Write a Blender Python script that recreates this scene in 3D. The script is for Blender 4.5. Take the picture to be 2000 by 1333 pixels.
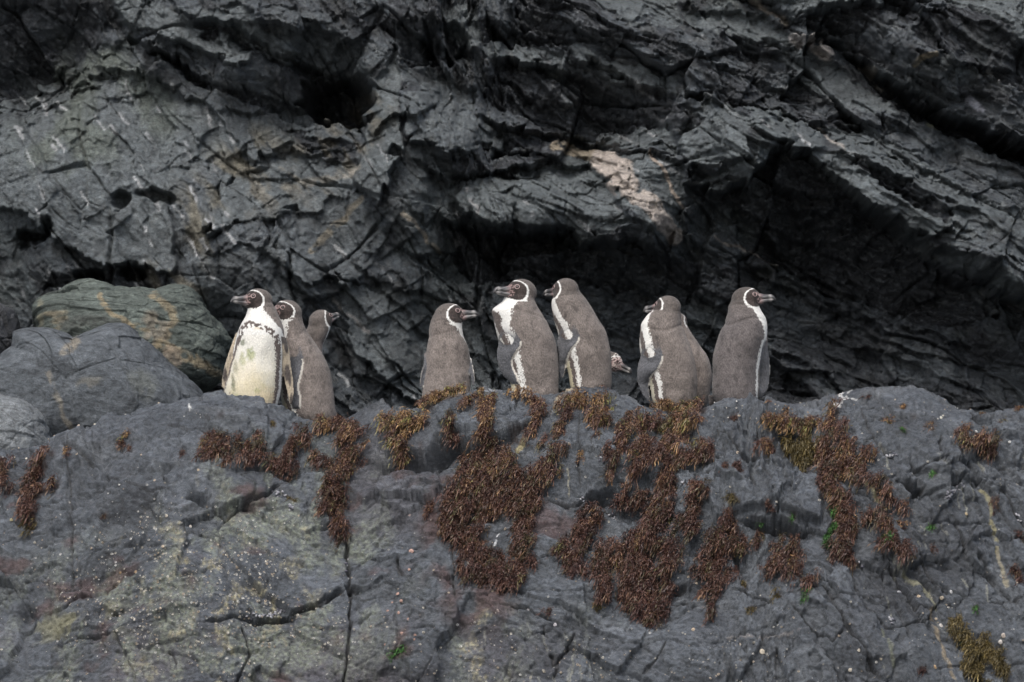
import bpy, math, random
import numpy as np
from mathutils import Vector, Matrix

S = bpy.context.scene
C = S.collection
for o in list(bpy.data.objects):
    bpy.data.objects.remove(o)

# ------------------------------------------------------------------ camera, sky, sun, exposure
CAM = np.array([0.0, -25.0, -1.0])
PITCH = math.atan2(0.27 + 1.0, 25.0)
FPX = 10500.0                                   # focal length in pixels of the 2000 px wide photograph
cam = bpy.data.cameras.new('camera')
camo = bpy.data.objects.new('camera', cam); C.objects.link(camo)
camo.location = CAM; camo.rotation_euler = (math.pi / 2 + PITCH, 0, 0)
cam.sensor_width = 36; cam.lens = FPX / 2000 * 36
cam.clip_start = 0.5; cam.clip_end = 3000
cam.dof.use_dof = True; cam.dof.focus_distance = 25.0; cam.dof.aperture_fstop = 18.0
S.camera = camo

W = bpy.data.worlds.new('World'); S.world = W; W.use_nodes = True
nt = W.node_tree; bg = nt.nodes['Background']
sky = nt.nodes.new('ShaderNodeTexSky'); sky.sky_type = 'NISHITA'; sky.sun_disc = False
SUN_EL, SUN_AZ = math.radians(50), math.radians(196)       # azimuth clockwise from +y: in front of the cliff, a little left
sky.sun_elevation = SUN_EL; sky.sun_rotation = SUN_AZ
sky.air_density = 1.0; sky.dust_density = 3.5; sky.ozone_density = 1.0
hs = nt.nodes.new('ShaderNodeHueSaturation'); hs.inputs['Saturation'].default_value = 0.72
nt.links.new(sky.outputs[0], hs.inputs['Color']); nt.links.new(hs.outputs[0], bg.inputs[0])
bg.inputs[1].default_value = 0.10
sl = bpy.data.lights.new('sun', 'SUN'); so = bpy.data.objects.new('sun', sl); C.objects.link(so)
sl.energy = 1.25; sl.angle = math.radians(35); sl.color = (1.0, 0.975, 0.945)
sd = Vector((math.sin(SUN_AZ) * math.cos(SUN_EL), math.cos(SUN_AZ) * math.cos(SUN_EL), math.sin(SUN_EL)))
so.rotation_euler = sd.to_track_quat('Z', 'Y').to_euler(); so.location = (0, -10, 12)
S.view_settings.view_transform = 'Standard'; S.view_settings.look = 'None'
S.view_settings.gamma = 1.0; S.view_settings.exposure = 0.95
S.view_settings.use_curve_mapping = False
S.render.engine = 'CYCLES'

# ------------------------------------------------------------------ helpers
cp, sp_ = math.cos(PITCH), math.sin(PITCH)
def P(u, v, y):
    """world point seen at photo pixel (u, v) on the vertical plane at distance y"""
    u = np.asarray(u, float); v = np.asarray(v, float)
    a = (u - 1000) / FPX; b = (666.5 - v) / FPX
    dy = cp - b * sp_; dz = sp_ + b * cp
    k = (y - CAM[1]) / dy
    return np.stack(np.broadcast_arrays(CAM[0] + a * k, CAM[1] + dy * k, CAM[2] + dz * k), -1)
def proj(p):
    q = p - CAM
    d = q[..., 1] * cp + q[..., 2] * sp_
    h = -q[..., 1] * sp_ + q[..., 2] * cp
    return 1000 + FPX * q[..., 0] / d, 666.5 - FPX * h / d, d

def hash2(ix, iy, seed):
    h = (ix.astype(np.int64) * 374761393 + iy.astype(np.int64) * 668265263 + int(seed) * 974634777) & 0xFFFFFFFF
    h = ((h ^ (h >> 13)) * 1274126177) & 0xFFFFFFFF
    h = ((h ^ (h >> 16)) * 2246822519) & 0xFFFFFFFF
    return (h ^ (h >> 15)) & 0xFFFFFFFF
def rnd2(ix, iy, seed): return hash2(ix, iy, seed) / 4294967295.0
def noise(x, y, seed=0):
    """2-D gradient noise, about -1..1"""
    xi = np.floor(x); yi = np.floor(y); fx = x - xi; fy = y - yi
    ux = fx * fx * fx * (fx * (fx * 6 - 15) + 10); uy = fy * fy * fy * (fy * (fy * 6 - 15) + 10)
    r = 0
    for dx in (0, 1):
        for dy in (0, 1):
            a = rnd2(xi + dx, yi + dy, seed) * 2 * math.pi
            g = np.cos(a) * (fx - dx) + np.sin(a) * (fy - dy)
            r = r + g * (ux if dx else 1 - ux) * (uy if dy else 1 - uy)
    return r * 1.5
def fbm(x, y, seed=0, octv=4, gain=0.5, lac=2.03):
    r = 0; a = 1
    for i in range(octv):
        r = r + a * noise(x, y, seed + i * 17); x = x * lac + 3.7; y = y * lac - 1.3; a *= gain
    return r
def ridged(x, y, seed=0, octv=4, gain=0.5, lac=2.1):
    r = 0; a = 1
    for i in range(octv):
        r = r + a * (1 - 2 * np.abs(noise(x, y, seed + i * 31))); x = x * lac + 1.7; y = y * lac - 2.3; a *= gain
    return r
def facets(x, y, seed=0, grad=1.0, jit=0.95, step=1.0):
    """broken rock: each Voronoi cell is its own tilted plane. Returns height, edge distance, cell random"""
    xi = np.floor(x); yi = np.floor(y)
    b1 = np.full(x.shape, 9.0); b2 = np.full(x.shape, 9.0); h = np.zeros(x.shape); cr = np.zeros(x.shape)
    for dx in (-1, 0, 1):
        for dy in (-1, 0, 1):
            cx = xi + dx; cy = yi + dy
            px = cx + 0.5 + (rnd2(cx, cy, seed) - 0.5) * jit; py = cy + 0.5 + (rnd2(cx, cy, seed + 1) - 0.5) * jit
            ex = x - px; ey = y - py; d = ex * ex + ey * ey
            r = rnd2(cx, cy, seed + 2); ga = (rnd2(cx, cy, seed + 3) - 0.5) * 2; gb = (rnd2(cx, cy, seed + 4) - 0.5) * 2
            hh = (r - 0.5) * step + (ga * ex + gb * ey) * grad
            m = d < b1
            b2 = np.where(m, b1, np.minimum(b2, d)); h = np.where(m, hh, h); cr = np.where(m, r, cr); b1 = np.where(m, d, b1)
    return h, np.sqrt(b2) - np.sqrt(b1), cr
def blocks(x, y, seed=0, grad=1.0, k=0.9, step=0.6):
    """crumpled flat faces meeting in sharp ridges: the highest of the neighbouring cells' planes"""
    xi = np.floor(x); yi = np.floor(y); h = np.full(x.shape, -9.0)
    for dx in (-1, 0, 1):
        for dy in (-1, 0, 1):
            cx = xi + dx; cy = yi + dy
            ex = x - (cx + rnd2(cx, cy, seed)); ey = y - (cy + rnd2(cx, cy, seed + 1))
            ga = (rnd2(cx, cy, seed + 3) - 0.5) * 2 * grad; gb = (rnd2(cx, cy, seed + 4) - 0.5) * 2 * grad
            h = np.maximum(h, (rnd2(cx, cy, seed + 2) - 0.5) * step + ga * ex + gb * ey - k * np.maximum(np.abs(ex + .3 * ey), np.abs(ey)))
    return h
def sstep(a, b, x):
    t = np.clip((x - a) / (b - a), 0, 1); return t * t * (3 - 2 * t)
def polydist(U, V, pts):
    """distance to a polyline, signed offset (positive = below the line in the picture) and position 0..1 along it"""
    pts = np.array(pts, float); best = np.full(U.shape, 1e9); sg = np.zeros(U.shape); along = np.zeros(U.shape)
    n = len(pts) - 1
    for i in range(n):
        a, b = pts[i][:2], pts[i + 1][:2]; d = b - a; L = d @ d + 1e-9
        t = np.clip(((U - a[0]) * d[0] + (V - a[1]) * d[1]) / L, 0, 1)
        ex = U - a[0] - t * d[0]; ey = V - a[1] - t * d[1]; D = np.hypot(ex, ey); m = D < best
        cr = d[0] * ey - d[1] * ex
        best = np.where(m, D, best); sg = np.where(m, np.sign(cr), sg); along = np.where(m, (i + t) / n, along)
    return best, sg, along
def box_mask(U, V, pts, pad):
    p = np.array(pts, float)
    return (U > p[:, 0].min() - pad) & (U < p[:, 0].max() + pad) & (V > p[:, 1].min() - pad) & (V < p[:, 1].max() + pad)

def poly_mask(U, V, pts, feather):
    """soft inside mask of a polygon"""
    m = box_mask(U, V, pts, feather * 2); k = np.zeros(U.shape); u, v = U[m], V[m]; ins = np.zeros(u.shape, bool); n = len(pts)
    for i in range(n):
        (x1, y1), (x2, y2) = pts[i], pts[(i + 1) % n]
        if y1 == y2: y2 += 1e-6
        ins ^= ((y1 > v) != (y2 > v)) & (u < (x2 - x1) * (v - y1) / (y2 - y1) + x1)
    d = polydist(u, v, list(pts) + [pts[0]])[0]; k[m] = sstep(-feather, feather, np.where(ins, d, -d)); return k
def mesh_np(name, verts, faces, smooth=True):
    """verts (n,3), faces (m,k) all the same size k"""
    me = bpy.data.meshes.new(name); n, m, k = len(verts), len(faces), faces.shape[1]
    me.vertices.add(n); me.vertices.foreach_set('co', np.asarray(verts, np.float32).ravel())
    me.loops.add(m * k); me.loops.foreach_set('vertex_index', np.asarray(faces, np.int32).ravel())
    me.polygons.add(m); me.polygons.foreach_set('loop_start', np.arange(0, m * k, k, dtype=np.int32))
    me.polygons.foreach_set('use_smooth', np.full(m, smooth)); me.update(calc_edges=True)
    return me
def set_col(me, col, name='Col'):
    a = me.color_attributes.new(name, 'FLOAT_COLOR', 'POINT')
    c = np.ones((len(me.vertices), 4), np.float32); c[:, :3] = col; a.data.foreach_set('color', c.ravel())
def grid_faces(nr, nc, flip=False):
    i = np.arange(nr * nc).reshape(nr, nc)
    f = np.stack([i[:-1, :-1], i[:-1, 1:], i[1:, 1:], i[1:, :-1]], -1).reshape(-1, 4)
    return f[:, ::-1] if flip else f
def link(name, me, mat=None, parent=None, **props):
    o = bpy.data.objects.new(name, me); C.objects.link(o)
    if mat and me is not None: me.materials.append(mat)
    if parent: o.parent = parent
    for k, v in props.items(): o[k] = v
    return o
def mixc(a, b, t):
    return a * (1 - t[..., None]) + np.asarray(b) * t[..., None]

def bsdf_mat(name, rough=0.6, spec=0.5):
    m = bpy.data.materials.new(name); m.use_nodes = True; t = m.node_tree
    b = t.nodes['Principled BSDF']; b.inputs['Roughness'].default_value = rough
    b.inputs['Specular IOR Level'].default_value = spec
    return m, t, b
def rock_material(name, rough, bump, scale, aniso=(1, 1, 1), spec=0.5, rot=0.0):
    m, t, b = bsdf_mat(name, rough, spec); N = t.nodes.new; Lk = t.links.new
    at = N('ShaderNodeAttribute'); at.attribute_name = 'Col'
    tc = N('ShaderNodeTexCoord'); mp = N('ShaderNodeMapping'); mp.inputs['Scale'].default_value = aniso
    mp.inputs['Rotation'].default_value = (0, rot, 0)
    Lk(tc.outputs['Object'], mp.inputs[0])
    n1 = N('ShaderNodeTexNoise'); n1.inputs['Scale'].default_value = scale; n1.inputs['Detail'].default_value = 12; n1.inputs['Roughness'].default_value = 0.68
    n2 = N('ShaderNodeTexNoise'); n2.inputs['Scale'].default_value = scale * 6; n2.inputs['Detail'].default_value = 6; n2.inputs['Roughness'].default_value = 0.7
    n3 = N('ShaderNodeTexVoronoi'); n3.feature = 'DISTANCE_TO_EDGE'; n3.inputs['Scale'].default_value = scale * 1.6
    for n in (n1, n2): Lk(mp.outputs[0], n.inputs['Vector'])
    wv = N('ShaderNodeVectorMath'); wv.operation = 'MULTIPLY_ADD'; wv.inputs[1].default_value = (0.12,) * 3
    Lk(n1.outputs['Color'], wv.inputs[0]); Lk(mp.outputs[0], wv.inputs[2]); Lk(wv.outputs[0], n3.inputs['Vector'])
    cr = N('ShaderNodeMapRange'); cr.inputs['From Min'].default_value = 0.3; cr.inputs['From Max'].default_value = 0.7
    cr.inputs['To Min'].default_value = 0.50; cr.inputs['To Max'].default_value = 1.55; Lk(n1.outputs['Fac'], cr.inputs[0])
    cr2 = N('ShaderNodeMapRange'); cr2.inputs['From Min'].default_value = 0.3; cr2.inputs['From Max'].default_value = 0.7
    cr2.inputs['To Min'].default_value = 0.52; cr2.inputs['To Max'].default_value = 1.5; Lk(n2.outputs['Fac'], cr2.inputs[0])
    mu = N('ShaderNodeMath'); mu.operation = 'MULTIPLY'; Lk(cr.outputs[0], mu.inputs[0]); Lk(cr2.outputs[0], mu.inputs[1])
    vm = N('ShaderNodeVectorMath'); vm.operation = 'SCALE'; Lk(at.outputs['Color'], vm.inputs[0]); Lk(mu.outputs[0], vm.inputs['Scale'])
    Lk(vm.outputs[0], b.inputs['Base Color'])
    rr = N('ShaderNodeMapRange'); rr.inputs['To Min'].default_value = rough - 0.18; rr.inputs['To Max'].default_value = rough + 0.22
    Lk(n1.outputs['Fac'], rr.inputs[0]); Lk(rr.outputs[0], b.inputs['Roughness'])
    cl = N('ShaderNodeMath'); cl.operation = 'MINIMUM'; cl.inputs[1].default_value = 0.07; Lk(n3.outputs['Distance'], cl.inputs[0])
    ad = N('ShaderNodeMath'); ad.operation = 'MULTIPLY_ADD'; ad.inputs[1].default_value = 1.2
    Lk(cl.outputs[0], ad.inputs[0]); Lk(n1.outputs['Fac'], ad.inputs[2])
    ad2 = N('ShaderNodeMath'); ad2.operation = 'MULTIPLY_ADD'; ad2.inputs[1].default_value = 0.34
    Lk(n2.outputs['Fac'], ad2.inputs[0]); Lk(ad.outputs[0], ad2.inputs[2])
    bp = N('ShaderNodeBump'); bp.inputs['Strength'].default_value = 0.9; bp.inputs['Distance'].default_value = bump
    Lk(ad2.outputs[0], bp.inputs['Height']); Lk(bp.outputs[0], b.inputs['Normal'])
    return m

# ------------------------------------------------------------------ CLIFF behind the birds
CLY = 3.3
def spaced(lo, a, b, hi, fine, coarse):
    return np.concatenate([np.arange(lo, a, coarse), np.arange(a, b, fine), np.arange(b, hi, coarse)])
cx = spaced(-7.0, -3.05, 3.05, 7.0, 0.0062, 0.035)
cz = spaced(-3.2, -0.35, 2.25, 6.0, 0.0062, 0.035)
X, Z = np.meshgrid(cx, cz)
# photo position of each cliff point, taken at the cliff's mean distance
U, V, _ = proj(np.stack([X, np.full(X.shape, CLY), Z], -1))
jf = facets(X * 9, Z * 11, 3, grad=1.2)[0]; jg_ = facets(X * 26, Z * 30, 4, grad=1.2)[0]
wu = U + 14 * fbm(X * 1.7, Z * 1.7, 5, 3) + 6 * fbm(X * 9, Z * 9, 6, 3) + 7 * jf; wv = V + 12 * fbm(X * 1.7 + 9, Z * 1.7, 7, 3) + 6 * fbm(X * 9, Z * 9 + 5, 8, 3) + 9 * jf + 3 * jg_
D = np.zeros(X.shape)                            # metres towards the camera
right = sstep(820, 1050, U)                      # slaty, dipping half of the cliff
# --- large masses: (u, v, radius_u, radius_v, angle_deg, height)
for (u, v, ru, rv, an, h) in [
    (60, 60, 260, 150, -20, -0.75), (20, 170, 170, 60, -45, -0.45),
    (300, 330, 420, 210, 20, 0.30), (120, 380, 240, 150, 30, 0.10), (330, 60, 170, 60, 28, 0.28), (420, 20, 180, 40, 10, 0.30),
    (560, 60, 150, 60, 25, 0.30), (290, 130, 40, 45, 0, 0.20), (480, 120, 60, 40, 25, 0.20),
    (660, 200, 62, 50, 20, -0.60), (640, 110, 60, 40, 0, -0.2), (570, 260, 90, 60, 0, -0.12),
    (800, 230, 90, 250, -12, 0.50), (870, 250, 130, 110, -20, 0.30), (760, 420, 70, 180, -20, 0.28), (900, 60, 110, 80, 30, 0.28),
    (870, 90, 46, 36, 30, -0.30), (640, 560, 190, 190, 0, 0.30), (480, 430, 150, 100, 20, 0.05), (230, 500, 170, 70, 0, -0.10),
    (1080, 395, 190, 72, 8, 0.48), (1240, 380, 100, 110, 30, 0.22), (905, 500, 46, 60, 0, -0.30), (1140, 250, 260, 40, 14, -0.28),
    (1400, 300, 130, 100, 0, 0.55), (1600, 320, 260, 80, 22, 0.50), (1850, 420, 230, 90, 25, 0.42), (1500, 200, 400, 60, 22, 0.12),
    (1560, 540, 300, 130, 22, -0.28), (1850, 640, 260, 110, 20, -0.22), (1300, 620, 260, 130, 0, -0.18), (1050, 620, 150, 120, 0, -0.12), (1260, 400, 85, 100, 20, 0.34), (1590, 105, 70, 30, 25, .12), (1700, 640, 160, 34, 22, 0.22), (1480, 660, 140, 30, 20, 0.16), (1120, 690, 110, 40, 20, 0.16),
    (1800, 130, 200, 80, 25, 0.55), (1700, 20, 260, 46, 12, 0.45), (1960, 40, 90, 90, 0, 0.4), (1150, 40, 260, 50, 12, 0.25),
    (1960, 545, 150, 30, 22, 0.55), (1000, 700, 900, 110, 0, -0.25), (380, 120, 60, 30, 25, -0.15),
    (165, 548, 26, 16, -8, -0.35), (258, 545, 24, 16, 5, -0.35), (72, 466, 34, 16, -18, -0.30), (242, 398, 18, 14, -30, -0.22), (310, 398, 40, 13, 12, -0.22)]:
    c, s = math.cos(math.radians(an)), math.sin(math.radians(an))
    a = ((wu - u) * c + (wv - v) * s) / ru; b = (-(wu - u) * s + (wv - v) * c) / rv
    r2 = a * a + b * b
    D += h * .8 * np.exp(-np.minimum(r2, 20) ** 3.0) if (ru < 75 and h < 0) else h * .62 * np.exp(-np.minimum(r2, 20) ** 1.3)
# --- overhanging edges: the rock above the line stands out, below it is cut back.  (points, cut, cut_px, lip, lip_px)
for pts, A, La, B, Lb in [
    ([(0, 215), (60, 185), (110, 140), (170, 120)], 0.30, 70, 0.05, 40),
    ([(215, 30), (270, 85), (330, 110), (400, 150), (440, 165)], 0.28, 26, 0.12, 45),
    ([(370, 38), (460, 48), (510, 80), (580, 125), (640, 140)], 0.35, 26, 0.12, 50),
    ([(180, 130), (215, 145), (250, 130)], 0.22, 18, 0.06, 25),
    ([(400, 208), (480, 214), (560, 212), (640, 235)], 0.14, 12, 0.04, 25),
    ([(560, 262), (620, 280), (690, 285)], 0.12, 14, 0.04, 20),
    ([(440, 345), (500, 330), (560, 300), (650, 270)], 0.08, 10, 0.02, 20),
    ([(330, 330), (400, 310), (440, 290)], 0.12, 12, 0.05, 20),
    ([(20, 480), (60, 462), (105, 448)], 0.12, 14, 0.03, 20),
    ([(100, 560), (170, 535), (240, 528), (320, 545)], 0.16, 18, 0.06, 25),
    ([(700, 60), (740, 50), (790, 90)], 0.15, 20, 0.05, 25),
    ([(840, 60), (880, 110), (905, 78)], 0.25, 30, 0.08, 20),
    ([(910, 50), (980, 55), (1060, 80), (1130, 92)], 0.20, 14, 0.06, 18),
    ([(950, 125), (1020, 118), (1090, 135), (1110, 165)], 0.32, 30, 0.18, 40),
    ([(1110, 125), (1180, 135), (1240, 170), (1330, 200)], 0.26, 26, 0.15, 45),
    ([(1170, 95), (1260, 110), (1340, 140)], 0.14, 9, 0.05, 14),
    ([(940, 240), (1010, 262), (1120, 265), (1200, 275)], 0.32, 26, 0.22, 60),
    ([(1150, 270), (1210, 300), (1260, 312), (1310, 300)], 0.18, 12, 0.06, 16),
    ([(810, 330), (880, 370), (950, 345), (1040, 335), (1080, 300)], 0.30, 24, 0.22, 110),
    ([(890, 440), (960, 468), (1060, 462), (1150, 480), (1230, 478), (1300, 505)], 0.46, 46, 0.34, 110),
    ([(1320, 368), (1400, 385), (1450, 360), (1490, 316), (1560, 322), (1640, 370), (1720, 440), (1830, 500), (1900, 520)], 0.50, 70, 0.34, 110),
    ([(1830, 535), (1900, 562), (2000, 592), (2100, 620)], 0.45, 45, 0.25, 45),
    ([(1330, 332), (1380, 328), (1420, 340)], 0.14, 10, 0.04, 10),
    ([(1400, 150), (1480, 172), (1560, 200), (1640, 225)], 0.20, 16, 0.06, 16),
    ([(1410, 60), (1480, 90), (1560, 85), (1640, 130)], 0.20, 16, 0.06, 14),
    ([(1400, 205), (1500, 230), (1600, 262), (1680, 268)], 0.24, 20, 0.08, 22),
    ([(1400, -30), (1440, -10), (1520, 35), (1600, 72), (1660, 100)], 0.40, 9, 0.14, 50),
    ([(1610, 76), (1700, 130), (1790, 205), (1880, 240), (2000, 300), (2100, 340)], 0.75, 24, 0.22, 70),
    ([(1520, 35), (1640, 20), (1790, 12), (1830, 40)], 0.25, 60, 0.08, 18),
    ([(1760, 150), (1860, 190), (1960, 215)], 0.15, 14, 0.05, 20),
    ([(1690, 290), (1800, 340), (1880, 390), (1960, 420)], 0.20, 12, 0.06, 16),
    ([(1660, 310), (1760, 350), (1850, 400)], 0.12, 8, 0.04, 12),
    ([(1560, 330), (1700, 370), (1800, 420), (1830, 450)], 0.14, 10, 0.05, 12),
    ([(560, 600), (640, 660), (700, 700)], 0.10, 12, 0.04, 20),
    ([(730, 200), (700, 300), (690, 380), (740, 450), (800, 520), (880, 580)], 0.05, 10, 0.05, 20),
    ([(640, 480), (740, 560), (820, 640), (900, 700)], 0.10, 14, 0.06, 30),
    ([(520, 520), (620, 600), (700, 690), (780, 760)], 0.10, 14, 0.05, 30),
    ([(760, 480), (840, 520), (900, 560)], 0.14, 16, 0.06, 20),
    ([(1290, 620), (1420, 640), (1540, 690), (1700, 740)], 0.16, 18, 0.06, 20),
    ([(1380, 500), (1500, 540), (1640, 600), (1800, 640), (2000, 700)], 0.16, 18, 0.08, 24),
    ]:
    A *= .62; B *= .6; La *= .8; pts = np.array(pts, float)
    m = box_mask(wu, wv, pts, 3.2 * max(La, Lb))
    d, sg, al = polydist(wu[m], wv[m], pts)
    fade = np.clip(np.minimum(al, 1 - al) * 3.5, 0, 1) ** 0.7
    below = sg > 0
    tp = 0.25 + 0.75 * fade
    D[m] += np.where(below, -A * np.exp(-(d / (La * tp)) ** 1.3) * sstep(0, 5, d), B * np.exp(-d / Lb)) * fade * (0.75 + 0.5 * noise(X[m] * 3, Z[m] * 3, 77))
# --- flat slabs: each is its own plane, leaning back (lit) or over (dark).  (tone, outline)
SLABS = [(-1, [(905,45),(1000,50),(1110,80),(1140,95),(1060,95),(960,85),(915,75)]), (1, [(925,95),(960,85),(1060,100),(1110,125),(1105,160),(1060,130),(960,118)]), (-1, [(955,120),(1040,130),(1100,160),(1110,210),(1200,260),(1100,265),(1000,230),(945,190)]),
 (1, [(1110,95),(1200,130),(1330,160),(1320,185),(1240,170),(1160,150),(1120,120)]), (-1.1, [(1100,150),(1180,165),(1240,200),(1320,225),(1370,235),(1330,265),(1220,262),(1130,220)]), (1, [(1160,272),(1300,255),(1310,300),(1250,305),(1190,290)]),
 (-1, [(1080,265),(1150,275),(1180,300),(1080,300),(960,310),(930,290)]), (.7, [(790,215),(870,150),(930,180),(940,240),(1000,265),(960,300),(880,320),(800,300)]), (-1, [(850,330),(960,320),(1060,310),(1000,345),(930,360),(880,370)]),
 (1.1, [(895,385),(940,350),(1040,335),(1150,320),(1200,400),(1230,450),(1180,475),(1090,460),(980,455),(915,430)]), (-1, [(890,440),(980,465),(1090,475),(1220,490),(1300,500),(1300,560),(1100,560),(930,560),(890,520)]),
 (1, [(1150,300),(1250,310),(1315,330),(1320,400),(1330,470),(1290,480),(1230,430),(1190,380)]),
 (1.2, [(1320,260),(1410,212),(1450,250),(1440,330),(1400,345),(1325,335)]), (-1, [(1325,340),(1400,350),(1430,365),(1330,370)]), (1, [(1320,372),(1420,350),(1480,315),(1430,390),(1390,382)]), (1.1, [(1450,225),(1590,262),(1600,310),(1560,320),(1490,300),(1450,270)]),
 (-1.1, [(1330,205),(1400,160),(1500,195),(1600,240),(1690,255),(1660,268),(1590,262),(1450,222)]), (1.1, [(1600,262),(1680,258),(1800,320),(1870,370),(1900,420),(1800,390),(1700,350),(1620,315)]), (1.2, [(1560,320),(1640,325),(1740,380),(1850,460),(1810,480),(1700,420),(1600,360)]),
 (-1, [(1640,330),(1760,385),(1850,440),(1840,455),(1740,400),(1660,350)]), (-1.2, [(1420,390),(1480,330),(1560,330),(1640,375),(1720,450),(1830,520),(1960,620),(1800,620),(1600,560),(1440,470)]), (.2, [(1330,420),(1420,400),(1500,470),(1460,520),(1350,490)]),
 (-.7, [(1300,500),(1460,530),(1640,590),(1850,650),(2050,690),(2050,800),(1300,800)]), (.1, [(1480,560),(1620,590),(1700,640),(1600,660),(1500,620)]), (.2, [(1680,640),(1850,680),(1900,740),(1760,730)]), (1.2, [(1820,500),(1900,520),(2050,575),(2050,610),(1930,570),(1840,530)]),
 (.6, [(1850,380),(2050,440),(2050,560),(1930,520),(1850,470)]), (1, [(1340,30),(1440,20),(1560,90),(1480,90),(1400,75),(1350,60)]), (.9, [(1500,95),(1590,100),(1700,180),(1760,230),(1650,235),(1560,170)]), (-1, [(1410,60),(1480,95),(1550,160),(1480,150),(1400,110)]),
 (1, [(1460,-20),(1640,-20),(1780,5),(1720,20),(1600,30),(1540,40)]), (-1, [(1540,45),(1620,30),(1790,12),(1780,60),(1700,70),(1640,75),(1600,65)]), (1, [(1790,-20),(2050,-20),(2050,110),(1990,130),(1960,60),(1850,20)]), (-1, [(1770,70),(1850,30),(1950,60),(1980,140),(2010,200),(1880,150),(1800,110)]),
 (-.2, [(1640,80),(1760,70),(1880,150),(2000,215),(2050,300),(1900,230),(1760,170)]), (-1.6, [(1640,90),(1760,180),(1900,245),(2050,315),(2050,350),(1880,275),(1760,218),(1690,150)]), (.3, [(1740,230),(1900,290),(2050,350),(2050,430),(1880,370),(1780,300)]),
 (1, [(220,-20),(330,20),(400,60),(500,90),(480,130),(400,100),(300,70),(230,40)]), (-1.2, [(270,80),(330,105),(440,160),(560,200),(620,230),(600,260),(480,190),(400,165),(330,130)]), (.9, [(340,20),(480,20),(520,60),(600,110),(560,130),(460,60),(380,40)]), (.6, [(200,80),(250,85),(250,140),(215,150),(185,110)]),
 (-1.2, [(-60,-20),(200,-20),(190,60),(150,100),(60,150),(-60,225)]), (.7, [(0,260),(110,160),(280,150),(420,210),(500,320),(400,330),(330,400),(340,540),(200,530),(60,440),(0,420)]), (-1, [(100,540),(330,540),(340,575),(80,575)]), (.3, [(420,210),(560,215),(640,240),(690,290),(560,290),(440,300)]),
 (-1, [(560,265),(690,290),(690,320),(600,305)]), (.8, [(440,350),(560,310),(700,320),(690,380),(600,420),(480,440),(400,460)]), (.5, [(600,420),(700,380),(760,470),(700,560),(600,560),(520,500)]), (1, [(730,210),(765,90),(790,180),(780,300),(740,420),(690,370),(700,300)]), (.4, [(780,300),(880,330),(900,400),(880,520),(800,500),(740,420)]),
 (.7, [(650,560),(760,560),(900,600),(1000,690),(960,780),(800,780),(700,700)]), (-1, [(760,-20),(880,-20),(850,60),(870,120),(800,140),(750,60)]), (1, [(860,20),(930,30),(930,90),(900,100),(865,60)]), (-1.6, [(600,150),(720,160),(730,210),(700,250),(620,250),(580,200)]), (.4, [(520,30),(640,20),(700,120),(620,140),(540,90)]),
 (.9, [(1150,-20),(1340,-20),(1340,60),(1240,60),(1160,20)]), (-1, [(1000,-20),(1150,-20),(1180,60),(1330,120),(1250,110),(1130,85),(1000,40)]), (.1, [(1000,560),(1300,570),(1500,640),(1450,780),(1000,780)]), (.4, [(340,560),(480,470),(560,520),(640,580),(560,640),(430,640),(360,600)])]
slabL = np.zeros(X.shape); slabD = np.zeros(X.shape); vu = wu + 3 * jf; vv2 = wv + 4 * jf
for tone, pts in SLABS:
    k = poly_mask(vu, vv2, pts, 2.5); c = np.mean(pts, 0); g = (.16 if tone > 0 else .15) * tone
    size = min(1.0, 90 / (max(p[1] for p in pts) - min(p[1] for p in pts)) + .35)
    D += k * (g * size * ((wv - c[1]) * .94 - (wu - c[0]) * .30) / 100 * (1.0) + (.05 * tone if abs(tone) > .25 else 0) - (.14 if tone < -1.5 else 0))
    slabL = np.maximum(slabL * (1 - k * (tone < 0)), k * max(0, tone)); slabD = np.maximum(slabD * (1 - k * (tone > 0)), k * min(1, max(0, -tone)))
# --- broken surface
ang = np.where(U < 700, 48, 30) * 1.0
ang = 52 - 26 * right; ca, sa = np.cos(np.radians(ang)), np.sin(np.radians(ang))
qx = X + 0.05 * fbm(X * 2, Z * 2, 11, 3, .4); qz = Z + 0.05 * fbm(X * 2, Z * 2, 12, 3, .4)
al_ = qx * ca - qz * sa                          # along the dip (down to the right)
ac_ = qx * sa + qz * ca                          # across the dip
rough_amt = 0.5 + 0.5 * sstep(-0.4, 0.6, fbm(X * 0.9, Z * 0.9, 21, 2))
rough_amt = rough_amt * (0.35 + 0.65 * np.clip(right + sstep(420, 520, U) * 0.7 + sstep(170, 100, V), 0, 1))
fz = sstep(3.2, 2.98, np.abs(X)) * sstep(-.5, -.3, Z) * sstep(2.4, 2.2, Z)      # past the closely meshed part only coarse relief
rough_amt = rough_amt * (1 - .68 * np.clip(slabL, 0, 1)) * (1 + .25 * slabD); smoothk = 1 - .6 * np.clip(slabL, 0, 1)
h1, e1, r1 = facets(al_ * 1.5, ac_ * 2.9, 40, grad=1.1)
D += 0.22 * h1 * rough_amt
h2, e2, r2 = facets(al_ * 4.2, ac_ * 7.5, 50, grad=1.1, step=1.3)
D += 0.080 * h2 * rough_amt
h3, e3, r3 = facets(al_ * 12 + .25 * jg_, ac_ * 19, 60, grad=1.1, step=1.5)
D += fz * 0.020 * h3 * (0.12 + 0.88 * rough_amt)
h4, e4, r4 = facets(al_ * 30, ac_ * 46, 70, grad=1.2, step=1.6)
D += fz * 0.0095 * h4 * (0.2 + 0.8 * rough_amt)
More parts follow.
